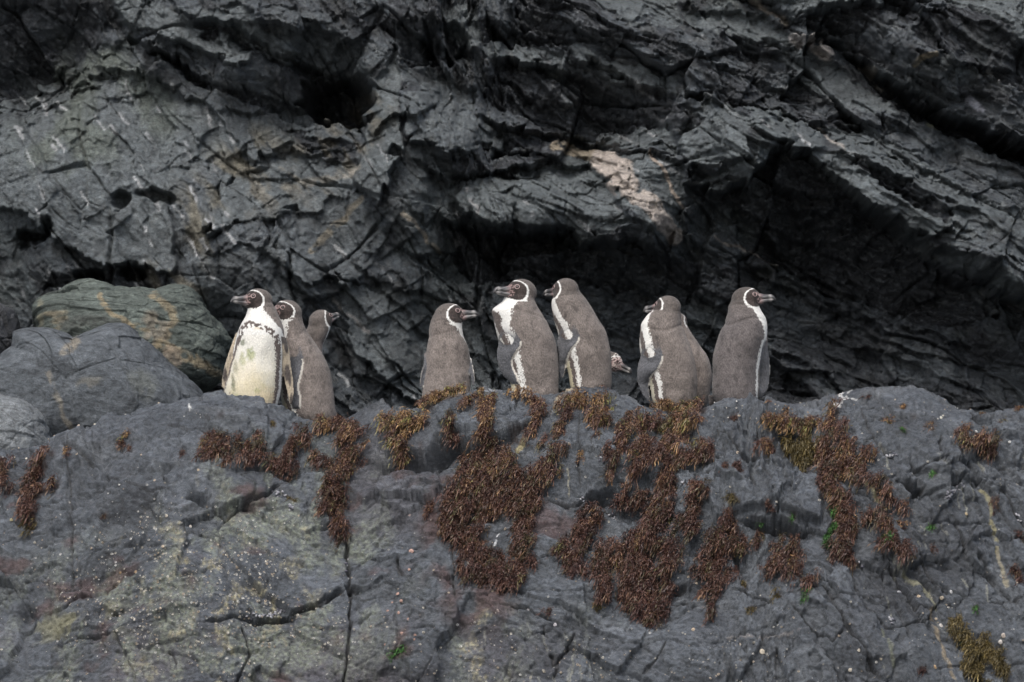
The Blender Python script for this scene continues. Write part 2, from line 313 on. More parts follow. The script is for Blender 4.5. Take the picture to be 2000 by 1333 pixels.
# slate plates: saw-tooth ledges across the dip
saw = ac_ * 7.0 + 0.9 * fbm(al_ * 1.6, ac_ * 4, 23, 4); ph = saw - np.floor(saw)
D += (.3 + .7 * fz) * 0.095 * (1 - ph) ** 1.2 * sstep(0, 0.04, ph) * (.15 + .85 * right) * smoothk * sstep(-0.5, 0.4, fbm(al_ * 1.2, ac_ * 2.2, 24, 3))
saw2 = ac_ * 21.0 + 0.8 * fbm(al_ * 5, ac_ * 9, 25, 3); ph2 = saw2 - np.floor(saw2)
D += fz * 0.020 * smoothk * (1 - ph2) * sstep(0, 0.1, ph2) * (0.3 + 0.7 * right)
D += 0.055 * fbm(X * 2.3, Z * 2.3, 30, 5, 0.40) + fz * 0.006 * ridged(al_ * 12, ac_ * 26, 33, 3)
bq = fbm(X * 5, Z * 5, 92, 3, .4) * 0.12
D += 0.24 * blocks(al_ * 1.9 + bq, ac_ * 2.8 + bq, 93) * (0.5 + 0.5 * rough_amt)
D += 0.070 * blocks(al_ * 5.5 + bq, ac_ * 7.5 - bq, 94) * (0.4 + 0.6 * rough_amt)
D += fz * 0.016 * blocks(al_ * 15 + bq * 2, ac_ * 19 - bq, 95) * (.4 + .6 * rough_amt)
D -= 0.05 * sstep(0.05, 0.0, e1) * sstep(-.1, .3, noise(X * 2, Z * 2, 96)) + 0.022 * sstep(0.06, 0.0, e2) * sstep(0, .3, noise(X * 3, Z * 3, 97))
for (u, v, ru, rv, a, h) in [(250, 350, 330, 230, 20, .26), (870, 240, 110, 120, 10, .16), (680, 610, 210, 190, 30, .22), (1080, 400, 190, 80, 8, .12),
        (1400, 300, 110, 90, -20, .16), (1650, 340, 330, 110, 24, .22), (480, 440, 150, 120, 20, .12), (400, 60, 240, 90, 28, .12), (1850, 90, 220, 60, 20, .14), (1900, 400, 160, 100, 25, .12)]:
    c, s = math.cos(math.radians(a)), math.sin(math.radians(a))
    aa = ((wu - u) * c + (wv - v) * s) / ru; bb = (-(wu - u) * s + (wv - v) * c) / rv
    D += h * bb * np.exp(-(aa * aa + bb * bb) ** 2)
D += 0.22 * sstep(2.2, 5.5, Z) * (Z - 2.0)       # unseen cliff top leans out a little, shaped to block overhead light
# colour
col = np.empty(X.shape + (3,)); col[:] = (0.070, 0.081, 0.092)
nz1 = fbm(X * 1.3, Z * 1.3, 100, 5); nz2 = fbm(al_ * 3, ac_ * 7, 101, 5)
col = mixc(col, (0.092, 0.108, 0.110), sstep(-0.1, 0.9, nz1) * 0.8)
col = mixc(col, (0.032, 0.034, 0.038), sstep(0.05, 0.5, nz2) * 0.75)
slab = np.exp(-(((U - 260) / 330) ** 2 + ((V - 350) / 200) ** 2) ** 2); col = mixc(col, (0.112, 0.128, 0.138), slab * .7)
col = mixc(col, (0.19, 0.20, 0.20), sstep(0.3, .6, fbm(al_ * 16, ac_ * 40, 108, 4)) * .3)
col = mixc(col, (0.16, 0.17, 0.17), sstep(0.25, 0.75, fbm(al_ * 5, ac_ * 11, 107, 4)) * 0.35)
def bands(lst):
    k = np.zeros(U.shape)
    for pts, w in lst:
        m = box_mask(wu, wv, pts, w * 1.6); d = polydist(wu[m], wv[m], pts)[0]; k[m] = np.maximum(k[m], sstep(w * 1.25, w * .55, d))
    return k
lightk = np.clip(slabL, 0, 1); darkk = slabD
col = mixc(col, (0.128, 0.146, 0.152), lightk * .8 * (.8 + .2 * sstep(.2, .6, r3)))  # slabs that lean back to the light are also painted paler
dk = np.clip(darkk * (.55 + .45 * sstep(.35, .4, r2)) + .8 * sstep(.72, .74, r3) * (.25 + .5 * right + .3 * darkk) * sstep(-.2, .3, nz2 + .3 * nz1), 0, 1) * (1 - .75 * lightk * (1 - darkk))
col = mixc(col, (0.030, 0.033, 0.039), dk * .82)  # overhanging slabs painted darker like their shade; scattered plates are black slate
glint = sstep(.42, .55, fbm(al_ * 22, ac_ * 60, 109, 3)) * dk; col = mixc(col, (0.16, 0.175, 0.19), glint * .6)  # pale flecks painted as glints on the dark rock
tan = sstep(0.2, -0.35, polydist(wu, wv, [(500, 300), (440, 350), (380, 440), (340, 560)])[0] / 130 - 0.45) * sstep(-0.25, 0.4, fbm(al_ * 3, ac_ * 8, 102, 5))
col = mixc(col, (0.17, 0.155, 0.115), tan * 0.75)
tan2 = sstep(90, 20, polydist(wu, wv, [(520, 360), (640, 320), (710, 240)])[0]) * sstep(-0.1, 0.5, fbm(al_ * 4, ac_ * 11, 103, 4))
col = mixc(col, (0.19, 0.17, 0.13), tan2 * 0.6)
grn = sstep(130, 40, polydist(wu, wv, [(170, 120), (140, 220), (130, 300), (270, 190)])[0]) * sstep(-0.3, 0.5, fbm(X * 5, Z * 3, 104, 5))
col = mixc(col, (0.13, 0.15, 0.125), grn * 0.6)
D0 = D.copy()
def cliff_vein(pts, w, c, amt=1.0, relief=0.004, brk=0.0, seed=0):
    m = box_mask(wu, wv, pts, w * 3 + 6)
    if not m.any(): return
    d, sg, al = polydist(U[m] + 5 * fbm(X[m] * 12, Z[m] * 12, 200 + seed, 3), V[m] + 5 * fbm(X[m] * 12, Z[m] * 12, 220 + seed, 3), pts)
    k = sstep(w, w * (0.82 if relief > .009 else .45), d) * amt * sstep(brk - 0.5, brk + (-.15 if relief > .009 else 0.1), fbm(X[m] * 14, Z[m] * 14, 240 + seed, 3) + 0.3)
    col[m] = mixc(col[m], c, k); D[m] += relief * k
Q = (0.42, 0.37, 0.33)
cliff_vein([(1090, 286), (1130, 292), (1165, 305)], 15, (0.30, 0.26, 0.20), 1, 0.02, 0.1, 1)
cliff_vein([(1180, 318), (1200, 345), (1215, 375)], 30, Q, 1, 0.03, 0.0, 2)
cliff_vein([(1215, 330), (1225, 390)], 18, Q, 0.9, 0.02, 0.1, 3)
cliff_vein([(1240, 400), (1265, 415), (1290, 450), (1312, 466)], 21, Q, 0.9, 0.02, 0.05, 4)
cliff_vein([(1262, 310), (1290, 345), (1310, 390), (1328, 415)], 4, (0.33, 0.27, 0.22), 0.9, 0.01, -0.1, 5)
cliff_vein([(1545, 88), (1560, 98)], 13, (0.42, 0.40, 0.39), 1, 0.03, 0.1, 6)
cliff_vein([(1590, 90), (1612, 112)], 17, (0.40, 0.37, 0.35), 1, 0.03, 0.1, 7)
cliff_vein([(1455, 0), (1490, 30), (1530, 58)], 5, (0.33, 0.29, 0.24), 0.8, 0, 0, 8)
cliff_vein([(1680, 130), (1728, 168)], 5, (0.30, 0.28, 0.25), 0.8, 0, 0.2, 9)
cliff_vein([(1890, 205), (1905, 220)], 12, (0.36, 0.37, 0.42), 0.8, 0, 0.1, 10)
cliff_vein([(1775, 140), (1810, 128)], 8, (0.30, 0.25, 0.17), 0.8, 0, 0.1, 11)
cliff_vein([(1815, 245), (1835, 252)], 11, (0.26, 0.27, 0.18), 0.8, 0, 0.1, 12)
cliff_vein([(1592, 260), (1610, 285), (1635, 312)], 4, (0.38, 0.35, 0.32), 0.8, 0, 0, 13)
cliff_vein([(1390, 468), (1440, 482), (1520, 515)], 4, (0.30, 0.27, 0.24), 0.8, 0, 0, 14)
cliff_vein([(1410, 218), (1430, 245)], 8, (0.22, 0.24, 0.25), 0.8, 0, 0, 15)
cliff_vein([(912, 380), (920, 405), (935, 430)], 5, (0.30, 0.30, 0.30), 0.8, 0, 0.1, 16)
cliff_vein([(790, 430), (820, 455), (860, 500)], 5, (0.34, 0.30, 0.24), 0.9, 0, 0.1, 17)
cliff_vein([(610, 500), (650, 455), (710, 395)], 9, (0.25, 0.22, 0.165), 0.7, 0, 0.15, 18)
cliff_vein([(600, 360), (660, 350), (700, 340)], 12, (0.30, 0.28, 0.24), 0.6, 0, 0.2, 19)
cliff_vein([(645, 580), (680, 620), (720, 650)], 5, (0.3, 0.29, 0.28), 0.8, 0, 0.2, 20)
cliff_vein([(1900, 560), (2000, 600)], 5, (0.2, 0.21, 0.22), 0.4, 0, 0.2, 21)
rs = random.Random(4)
for k in range(90):                               # thin calcite threads on the left slab and elsewhere
    if k < 52: u, v = rs.uniform(0, 460), rs.uniform(150, 560)
    elif k < 70: u, v = rs.uniform(540, 940), rs.uniform(300, 780)
    else: u, v = rs.uniform(900, 1950), rs.uniform(20, 460)
    L = rs.uniform(10, 45); a = math.radians(rs.uniform(50, 72)) if k < 70 else math.radians(rs.uniform(20, 60))
    cliff_vein([(u, v), (u + L * .5 * math.cos(a) + rs.uniform(-2, 2), v + L * .5 * math.sin(a)), (u + L * math.cos(a), v + L * math.sin(a))],
               rs.uniform(2.6, 4.2), (0.42, 0.43, 0.44), rs.uniform(0.4, 0.9), 0, 0.05, 30 + k)
Yc = CLY - D
# plates lean: shift sideways a little with height so ledges get true undersides
Zc = Z - 0.22 * (D - D0.mean()) * 0 
verts = np.stack([X, Yc, Zc], -1).reshape(-1, 3)
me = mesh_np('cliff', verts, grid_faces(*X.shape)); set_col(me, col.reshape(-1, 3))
cliff_mat = rock_material('dark_slate_cliff', 0.44, 0.026, 20, (1, 1, 1.6), 0.5, math.radians(32))
me.materials.append(cliff_mat)
cliff = bpy.data.objects.new('cliff', me); C.objects.link(cliff); cliff['kind'] = 'structure'
print('cliff', len(me.polygons))

# ------------------------------------------------------------------ ROCK LEDGE the birds stand on
CREST = [(-600, 930), (-200, 905), (0, 886), (60, 880), (100, 868), (135, 852), (200, 842), (240, 826), (330, 797), (380, 790), (440, 782), (480, 785), (530, 796),
         (580, 812), (620, 828), (650, 834), (690, 828), (740, 815), (800, 803), (870, 783), (930, 766), (1000, 772), (1060, 775), (1120, 768), (1180, 772), (1215, 778),
         (1250, 792), (1300, 800), (1350, 799), (1385, 788), (1420, 779), (1480, 782), (1540, 788), (1600, 783), (1640, 768), (1690, 757), (1760, 758), (1800, 764),
         (1840, 780), (1872, 797), (1900, 796), (1950, 800), (2000, 801), (2200, 812), (2700, 850)]
def crest_z(x):
    cu = np.array([c[0] for c in CREST], float); cv = np.array([c[1] for c in CREST], float)
    pts = P(cu, cv, 0.0); return np.interp(x, pts[:, 0], pts[:, 2])
lx = spaced(-5.5, -2.6, 2.6, 5.5, 0.0052, 0.03)
prof = np.array([(-1.75, -3.6), (-1.45, -2.4), (-1.08, -1.45), (-0.86, -1.0), (-0.62, -0.58), (-0.42, -0.29), (-0.25, -0.12), (-0.10, -0.025), (0.0, 0.0),
                 (0.12, -0.012), (0.28, -0.05), (0.5, -0.075), (0.9, -0.12), (1.15, -0.30), (1.35, -0.8), (1.5, -3.4)])
sl_ = np.concatenate([[0], np.cumsum(np.hypot(*np.diff(prof, axis=0).T))])
i_a, i_b = sl_[2], sl_[10]
tt = np.concatenate([np.arange(0, i_a, 0.06), np.arange(i_a, i_b, 0.0052), np.arange(i_b, sl_[13], 0.02), np.arange(sl_[13], sl_[-1], 0.06)])
def smooth_interp(t, ts, ys, k=0.05):
    r = 0
    for d in (-2, -1, 0, 1, 2): r = r + np.interp(t + d * k, ts, ys)
    return r / 5
py = smooth_interp(tt, sl_, prof[:, 0]); pz = smooth_interp(tt, sl_, prof[:, 1])
LX, PY = np.meshgrid(lx, py); _, PZ = np.meshgrid(lx, pz); _, TT = np.meshgrid(lx, tt)
zc = crest_z(lx)[None, :]
zsm = crest_z(lx); ksz = 60; zsm = np.convolve(np.pad(zsm, ksz, mode='edge'), np.ones(2 * ksz + 1) / (2 * ksz + 1), 'valid')[None, :]
wcr = sstep(0.9, 0.1, np.abs(TT - sl_[8]))
LZ = PZ + zc * wcr + zsm * (1 - wcr)
LY = PY + 0.0 * LX
# the face swings: a little nearer in the middle, the left shoulder set forward
LY = LY - 0.10 * np.exp(-((LX + 1.6) / 1.1) ** 2) * sstep(0.3, -0.6, PY) + 0.12 * sstep(1.2, 2.6, LX) * sstep(0.0, -0.8, PY)
B0 = np.stack([LX, LY, LZ], -1)
tu = np.gradient(B0, axis=1); tv = np.gradient(B0, axis=0); nn = np.cross(tu, tv); nn /= np.linalg.norm(nn, axis=-1, keepdims=True) + 1e-9
if nn[10, 10, 1] > 0: nn = -nn
U, V, _ = proj(B0)
front = sstep(sl_[9] + 0.05, sl_[8] - 0.05, TT)   # 1 on the face, 0 on the plateau
x, s = LX, TT
wu = U + 7 * fbm(x * 4, s * 4, 305, 3) + 3 * fbm(x * 16, s * 16, 306, 2); wv = V + 7 * fbm(x * 4, s * 4 + 9, 307, 3) + 3 * fbm(x * 16, s * 16 + 5, 308, 2)
D = 0.045 * fbm(x * 1.1, s * 1.1, 310, 3) + 0.022 * fbm(x * 3.1, s * 3.1, 311, 4)
rgt = sstep(1350, 1600, U)
an = np.radians(20 + 38 * rgt); ca, sa = np.cos(an), np.sin(an)
qx = x + 0.03 * fbm(x * 4, s * 4, 312, 3); qs = -s + 0.03 * fbm(x * 4, s * 4, 313, 3)
al_ = qx * ca + qs * sa; ac_ = -qx * sa + qs * ca
h1, e1, r1 = facets(al_ * 1.6, ac_ * 2.6, 340, grad=0.9, step=.3); D += 0.060 * h1
h2, e2, r2 = facets(al_ * 4.5, ac_ * 8, 350, grad=1.2, step=1.1)
mod = sstep(-0.5, 0.6, fbm(x * 1.3, s * 1.3, 314, 2)) * 0.75 + 0.25
D += 0.040 * h2 * (mod * .7 + .3 * rgt)
h3, e3, r3 = facets(al_ * 13 + 0.4 * fbm(x * 12, s * 12, 315, 2), ac_ * 22, 360, grad=1.3, step=1.4); lz = sstep(2.75, 2.5, np.abs(x)); D += lz * 0.0135 * h3 * mod
h4, e4, r4 = facets(al_ * 34 + .5 * fbm(x * 30, s * 30, 316, 2), ac_ * 60, 370, grad=1.1); D += lz * 0.0058 * h4 * (.3 + .7 * mod)
D += 0.006 * fbm(x * 9, s * 9, 320, 5, .5) + lz * 0.0026 * ridged(al_ * 22, ac_ * 44, 321, 2)
je = .012 * fbm(x * 22, s * 22, 334, 3)
D -= 0.022 * sstep(0.012, 0.0, e1 + je) * sstep(.0, .3, noise(x * 2, s * 2, 330)) + 0.015 * sstep(0.02, 0.0, e2 + je) * sstep(-.05, .2, noise(x * 3, s * 3, 331)) + .007 * sstep(.05, 0, e3) * sstep(.1, .3, noise(x * 5, s * 5, 335))
bq = fbm(x * 5, s * 5, 392, 3, .4) * 0.12
D += 0.045 * blocks(al_ * 2.6 + bq, ac_ * 3.6 + bq, 393) + 0.018 * blocks(al_ * 7 + bq, ac_ * 10 - bq, 394) * mod
shortc = np.abs(noise(al_ * 9, ac_ * 26, 332)) + 0.9 * sstep(-.1, .25, noise(x * 7, s * 7, 333))
D -= 0.010 * sstep(0.05, 0.0, shortc)
shortd = np.abs(noise(al_ * 20, ac_ * 60, 336)) + 0.9 * sstep(-.1, .25, noise(x * 14, s * 14, 337))
D -= 0.006 * sstep(0.08, 0.0, shortd)
# masses
for (u, v, ru, rv, a, h) in [(1505, 985, 105, 62, 12, 0.09), (560, 850, 120, 40, 10, 0.03), (480, 960, 60, 50, 0, 0.035), (780, 850, 130, 34, -6, 0.06),
        (980, 840, 130, 30, -5, 0.05), (1160, 900, 100, 60, 0, 0.04), (1800, 880, 150, 90, 25, 0.07), (1950, 850, 90, 35, 0, 0.05), (1560, 880, 60, 35, 0, -0.06),
        (250, 870, 150, 50, -15, 0.04), (300, 1000, 120, 50, -10, -0.03), (1390, 860, 70, 40, 15, 0.05), (50, 1196, 16, 24, 10, -0.10), (384, 974, 22, 9, 20, -0.10),
        (330, 1180, 200, 80, -8, 0.05), (800, 1150, 100, 160, 0, 0.03), (1720, 1230, 200, 90, 25, 0.05), (1300, 1290, 160, 60, 0, 0.05), (1785, 978, 20, 9, 10, -0.08),
        (1897, 950, 14, 8, 0, -0.07), (1350, 1150, 50, 14, 0, -0.05), (820, 908, 60, 12, -14, -0.05)]:
    c, s_ = math.cos(math.radians(a)), math.sin(math.radians(a))
    aa = ((wu - u) * c + (wv - v) * s_) / ru; bb = (-(wu - u) * s_ + (wv - v) * c) / rv
    D += h * np.exp(-(aa * aa + bb * bb) ** 1.7)
# joint sets: thin straight breaks
for (deg, fr, sd_, dep, gate) in [(62, 5.2, 601, .010, rgt), (64, 11, 602, .006, rgt), (-12, 4.2, 603, .009, rgt), (-8, 3.0, 604, .008, 1 - rgt), (84, 2.6, 605, .007, 1 - rgt), (24, 6.5, 606, .006, 1 - rgt * .5)]:
    cj, sj = math.cos(math.radians(deg)), math.sin(math.radians(deg)); tcoord = x * sj - (-s) * cj; lcoord = x * cj + (-s) * sj
    q = tcoord * fr + .16 * fbm(lcoord * 2.2, tcoord * 2.2, sd_, 3) + .03 * fbm(x * 18, s * 18, sd_ + 5, 2); cell = np.floor(q); f = q - cell
    on = sstep(.05, .2, noise(lcoord * 1.9 + cell * 7.3, cell * 3.1, sd_ + 9)) * gate
    D += lz * on * (-dep * 2.4 * sstep(.011 * fr, 0, np.abs(f - .5)) + dep * 2.2 * (f - .5) * (1 if deg > 0 else -1))
for tone, pts in [(1, [(1425, 950), (1500, 915), (1560, 905), (1610, 945), (1600, 1035), (1500, 1022), (1430, 1015)]), (.8, [(1380, 840), (1430, 818), (1500, 900), (1440, 905), (1400, 880)]), (.7, [(1690, 820), (1780, 830), (1860, 900), (1900, 960), (1780, 940), (1720, 880)]),
        (.6, [(1880, 820), (2050, 830), (2050, 870), (1960, 868), (1900, 850)]), (-.8, [(1520, 860), (1640, 870), (1600, 905), (1540, 905)]), (.5, [(430, 925), (520, 915), (560, 940), (500, 985), (440, 1005), (400, 985)]), (.8, [(740, 850), (860, 820), (905, 860), (840, 890), (760, 905)]), (-.5, [(690, 905), (860, 880), (870, 905), (700, 930)]), (.5, [(1140, 830), (1260, 850), (1240, 960), (1140, 970)])]:
    k = poly_mask(wu, wv, pts, 2); c = np.mean(pts, 0); D += k * (.055 * tone * (wv - c[1]) / 60 + .016 * tone)
# stepped edges (overhang) on the ledge
for pts, A, La, B, Lb in [
    ([(690, 902), (760, 912), (830, 892), (900, 872), (960, 862), (1020, 850), (1095, 822)], 0.12, 10, 0.05, 26),
    ([(1440, 1026), (1486, 1034), (1524, 1035), (1559, 1048), (1592, 1050)], 0.10, 12, 0.04, 20),
    ([(1600, 935), (1618, 985), (1600, 1045)], 0.05, 8, 0.02, 12),
    ([(1290, 798), (1420, 812), (1500, 842), (1600, 850)], 0.03, 20, 0.01, 20),
    ([(410, 905), (470, 925), (524, 916), (555, 936), (598, 918)], 0.03, 7, 0.01, 16),
    ([(460, 1203), (500, 1209), (560, 1199), (640, 1179), (680, 1160)], 0.05, 7, 0.02, 16),
    ([(60, 1192), (150, 1165), (200, 1150), (290, 1100)], 0.04, 7, 0.015, 14),
    ([(1740, 948), (1790, 980), (1846, 968)], 0.05, 8, 0.02, 14),
    ([(1862, 1023), (1884, 1070), (1905, 1090), (1949, 1135), (1976, 1168)], 0.04, 7, 0.01, 12),
    ([(1870, 797), (1900, 850), (1960, 866), (2010, 868)], 0.04, 9, 0.02, 12),
    ([(1071, 968), (1109, 978), (1128, 983), (1158, 971), (1185, 967), (1280, 975)], 0.035, 7, 0.015, 16),
    ]:
    m = box_mask(wu, wv, pts, 3.2 * max(La, Lb))
    d, sg, al = polydist(wu[m], wv[m], pts); fade = np.clip(np.minimum(al, 1 - al) * 3.5, 0, 1) ** 0.7
    D[m] += np.where(sg > 0, -A * np.exp(-(d / (La * (.2 + .8 * fade))) ** 1.3) * sstep(0, 3, d), B * np.exp(-d / Lb)) * fade
CRACKS = [([(135, 862), (136, 930), (139, 1000), (137, 1080), (141, 1160)], 2.2, .02), ([(408, 992), (443, 1008), (484, 987), (524, 968), (550, 945)], 3, .035),
    ([(384, 977), (408, 992)], 6, .05), ([(524, 918), (555, 938), (598, 920)], 2.6, .03), ([(677, 1020), (679, 1090), (682, 1170), (684, 1230), (676, 1310), (668, 1345)], 3.2, .05),
    ([(400, 1224), (460, 1206), (500, 1210), (560, 1200), (640, 1180), (682, 1162)], 3.2, .04), ([(682, 1158), (700, 1172)], 5, .05), ([(1456, 1032), (1486, 1036), (1524, 1037), (1560, 1050), (1590, 1053)], 4, .06),
    ([(1713, 886), (1740, 913)], 3, .03), ([(1740, 948), (1760, 948), (1821, 929), (1850, 922)], 2.5, .03), ([(1743, 956), (1778, 978), (1800, 971)], 4, .05),
    ([(1827, 875), (1827, 907), (1838, 940), (1856, 955)], 2.4, .03), ([(1846, 970), (1873, 951), (1889, 951)], 3, .04), ([(1921, 951), (1959, 964), (1981, 999), (2005, 1026)], 2.4, .03),
    ([(1862, 1023), (1884, 1070)], 3.5, .04), ([(1937, 918), (1975, 907), (2010, 903)], 2, .02), ([(1973, 1056), (2010, 1045)], 2.6, .03), ([(1430, 1153), (1490, 1172), (1530, 1185)], 2.6, .03),
    ([(1604, 1162), (1622, 1186), (1670, 1175), (1730, 1168)], 2.2, .025), ([(1622, 1186), (1646, 1237), (1670, 1267), (1718, 1335)], 2.8, .035), ([(1544, 1200), (1586, 1255), (1622, 1271), (1643, 1249)], 2.2, .025),
    ([(1660, 1130), (1676, 1180), (1712, 1216), (1733, 1231), (1817, 1214)], 2.2, .025), ([(1730, 1093), (1751, 1135), (1790, 1189), (1820, 1192)], 2.2, .03), ([(1790, 1090), (1820, 1138), (1852, 1158)], 2.4, .03),
    ([(1904, 1087), (1949, 1135), (1976, 1168)], 3, .04), ([(1934, 1174), (2010, 1165)], 2, .02), ([(972, 1180), (1029, 1192), (1092, 1222)], 2, .025), ([(1062, 1222), (1070, 1250)], 2, .02),
    ([(1125, 1231), (1110, 1261), (1092, 1291), (1081, 1330)], 2.8, .035), ([(1074, 1279), (1084, 1300)], 4, .04), ([(1302, 1252), (1287, 1285), (1257, 1318)], 2.2, .02), ([(1314, 1147), (1341, 1144)], 4, .04),
    ([(1311, 1177), (1343, 1178)], 3.2, .03), ([(1071, 970), (1109, 979), (1128, 984), (1158, 972), (1185, 968), (1280, 976)], 2.8, .03), ([(1130, 829), (1128, 880), (1131, 956)], 2.0, .015),
    ([(0, 1058), (45, 1043), (90, 1035)], 2, .02), ([(0, 1150), (60, 1122), (110, 1112)], 2, .015), ([(885, 1060), (886, 1120), (888, 1180)], 2.2, .02), ([(775, 1100), (788, 1140)], 4, .04), ([(1405, 870), (1440, 895), (1455, 905)], 2.6, .03),
    ([(1455, 902), (1490, 893)], 3.2, .03), ([(1462, 930), (1475, 975)], 2.6, .025), ([(1486, 925), (1508, 968)], 2.4, .025), ([(1365, 925), (1410, 922)], 2.6, .03), ([(1375, 945), (1430, 932)], 2.2, .025),
    ([(1680, 800), (1700, 860), (1713, 886)], 1.8, .015), ([(1700, 1000), (1715, 1060)], 2, .02), ([(130, 905), (170, 912), (250, 945), (330, 955)], 2.4, .02), ([(1560, 820), (1540, 840)], 3, .03),
    ([(470, 1224), (490, 1270), (460, 1333)], 2.6, .03), ([(330, 1270), (345, 1300)], 2.4, .02), ([(110, 1250), (180, 1240), (215, 1236)], 2.4, .03), ([(220, 1205), (245, 1196)], 4, .04), ([(960, 1150), (1020, 1155)], 2, .02)]
ck = np.zeros(D.shape)
for pts, w, dp in CRACKS:
    m = box_mask(U, V, pts, 20)
    d, sg, al = polydist(U[m] + 3.5 * fbm(x[m] * 13, s[m] * 13, 380, 3), V[m] + 3.5 * fbm(x[m] * 13, s[m] * 13, 381, 3), pts)
    fade = np.clip(np.minimum(al, 1 - al) * 10 + .25, 0, 1); ww = w * (0.6 + 0.7 * sstep(-.5, .5, noise(x[m] * 8, s[m] * 8, 382))) * fade + 0.3
    k = sstep(ww * 1.35, ww * 0.35, d); D[m] -= dp * k * fade; ck[m] = np.maximum(ck[m], k)
D = D * (1 - 0.62 * np.exp(-((TT - sl_[8]) / 0.06) ** 2)) * (0.35 + 0.65 * front)
# colour
col = np.empty(x.shape + (3,)); col[:] = (0.100, 0.112, 0.128)
n1 = fbm(x * 1.5, s * 1.5, 400, 5); n2 = fbm(x * 6, s * 6, 401, 5)
col = mixc(col, (0.062, 0.068, 0.079), sstep(0, .8, n1) * .8)
col = mixc(col, (0.150, 0.164, 0.180), sstep(0.1, .8, fbm(al_ * 3, ac_ * 8, 402, 5)) * .55)
col *= (0.80 + .40 * r2)[..., None] * (0.88 + .24 * r3)[..., None]
pur = sstep(1180, 1333, V) * sstep(1300, 900, U) * sstep(-.4, .4, fbm(x * 2, s * 2, 403, 4)); pur = np.maximum(pur, sstep(120, 30, np.hypot(U - 760, V - 960) * 0.8) * .6)
col = mixc(col, (0.115, 0.088, 0.100), pur * .4)
lich = (sstep(330, 90, np.hypot(U - 560, (V - 1060) * 1.25)) + sstep(420, 160, np.hypot((U - 380) * .8, (V - 1230) * 1.6)) + .9 * sstep(120, 30, np.hypot(U - 950, (V - 1270) * .8)) + .7 * sstep(60, 20, np.hypot(U - 500, (V - 935))) + .35 * sstep(100, 30, np.hypot(U - 1150, (V - 1250))))
lich = np.clip(lich, 0, 1) * sstep(-.15, .55, fbm(x * 5, s * 3.2, 404, 6) + .35 * fbm(x * 22, s * 12, 405, 3))
lich *= .35 + .65 * sstep(-.25, .3, fbm(x * 60, s * 45, 409, 3))
col = mixc(col, (0.25, 0.275, 0.215), lich * .8)
yl = np.clip(sstep(300, 80, np.hypot(U - 420, (V - 1180))) + sstep(80, 20, np.hypot(U - 950, (V - 1270) * .6)) + .6 * sstep(90, 20, np.hypot(U - 600, V - 1010)), 0, 1) * sstep(.28, .6, fbm(x * 9, s * 6, 406, 5))
yl *= .25 + .75 * sstep(-.1, .35, fbm(x * 55, s * 40, 410, 3)); col = mixc(col, (0.42, 0.385, 0.25), yl * .85)
col = mixc(col, (0.28, 0.29, 0.27), sstep(.38, .6, fbm(x * 40, s * 40, 411, 3)) * lich * .8)
col = mixc(col, (0.15, 0.16, 0.175), sstep(.25, .55, fbm(al_ * 30, ac_ * 70, 412, 3)) * .35); col = mixc(col, (0.026, 0.028, 0.033), sstep(.3, .5, fbm(al_ * 22, ac_ * 56, 413, 4)) * .45)
grb = sstep(60, 10, np.hypot((U - 150) * .35, V - 1215)) * sstep(.1, .5, fbm(x * 6, s * 9, 407, 4)); col = mixc(col, (0.26, 0.25, 0.15), grb * .7)
red = sstep(100, 20, np.hypot((U - 930) * .7, V - 1165)) * .8; red = np.maximum(red, sstep(70, 20, polydist(U, V, [(860, 1000), (880, 1080), (900, 1150)])[0]) * .8)
red = np.maximum(red, .7 * sstep(80, 20, polydist(U, V, [(1050, 1000), (1100, 1010)])[0]))
red = np.maximum(red, .7 * sstep(.25, .7, fbm(x * 3, s * 5, 408, 5)) * sstep(1000, 860, U) * sstep(900, 950, V))
col = mixc(col, (0.105, 0.062, 0.058), red * sstep(-.3, .4, n2) * .9)
top = sstep(sl_[8] - 0.16, sl_[8] - 0.02, TT) * sstep(-.2, .5, n2) * sstep(1000, 1250, U + 400 * (np.abs(U - 900) < 200)); col = mixc(col, (0.22, 0.22, 0.22), top * .35)
col = mixc(col, (0.04, 0.040, 0.042), ck * .6)
def stain(pts, w, c, amt=1., seed=0, relief=0.002, brk=0):
    m = box_mask(U, V, pts, w * 2 + 8)
    d, sg, al = polydist(U[m] + 4 * fbm(x[m] * 14, s[m] * 14, 500 + seed, 3), V[m] + 4 * fbm(x[m] * 14, s[m] * 14, 520 + seed, 3), pts)
    w = w * .72; k = sstep(w, w * .5, d) * amt * sstep(brk - .3, brk + .15, fbm(x[m] * 18, s[m] * 18, 540 + seed, 3) + .3)
    col[m] = mixc(col[m], c, k); D[m] += relief * k
YV = (0.28, 0.26, 0.16)
stain([(1686, 953), (1700, 975), (1718, 996)], 6, YV, 1, 1); stain([(1913, 967), (1929, 983)], 11, YV, .9, 2); stain([(1929, 983), (1935, 1013), (1943, 1050), (1948, 1074)], 6, YV, 1, 3)
stain([(1948, 1072), (1956, 1100), (1970, 1137)], 6, (0.33, 0.30, 0.22), .9, 4); stain([(1748, 1096), (1769, 1129), (1811, 1153), (1829, 1186)], 8, (0.30, 0.29, 0.20), .9, 5)
stain([(1820, 1190), (1822, 1212), (1835, 1249), (1850, 1294), (1864, 1335)], 8, (0.30, 0.25, 0.18), .9, 6, brk=.1); stain([(1720, 1240), (1735, 1290), (1740, 1310)], 6, (0.2, 0.21, 0.15), .7, 7)
stain([(1650, 768), (1640, 780), (1628, 791)], 4, (0.72, 0.72, 0.70), 1, 8, brk=.1); stain([(1650, 768), (1672, 772)], 3.5, (0.5, 0.5, 0.49), 1, 9, brk=.4)
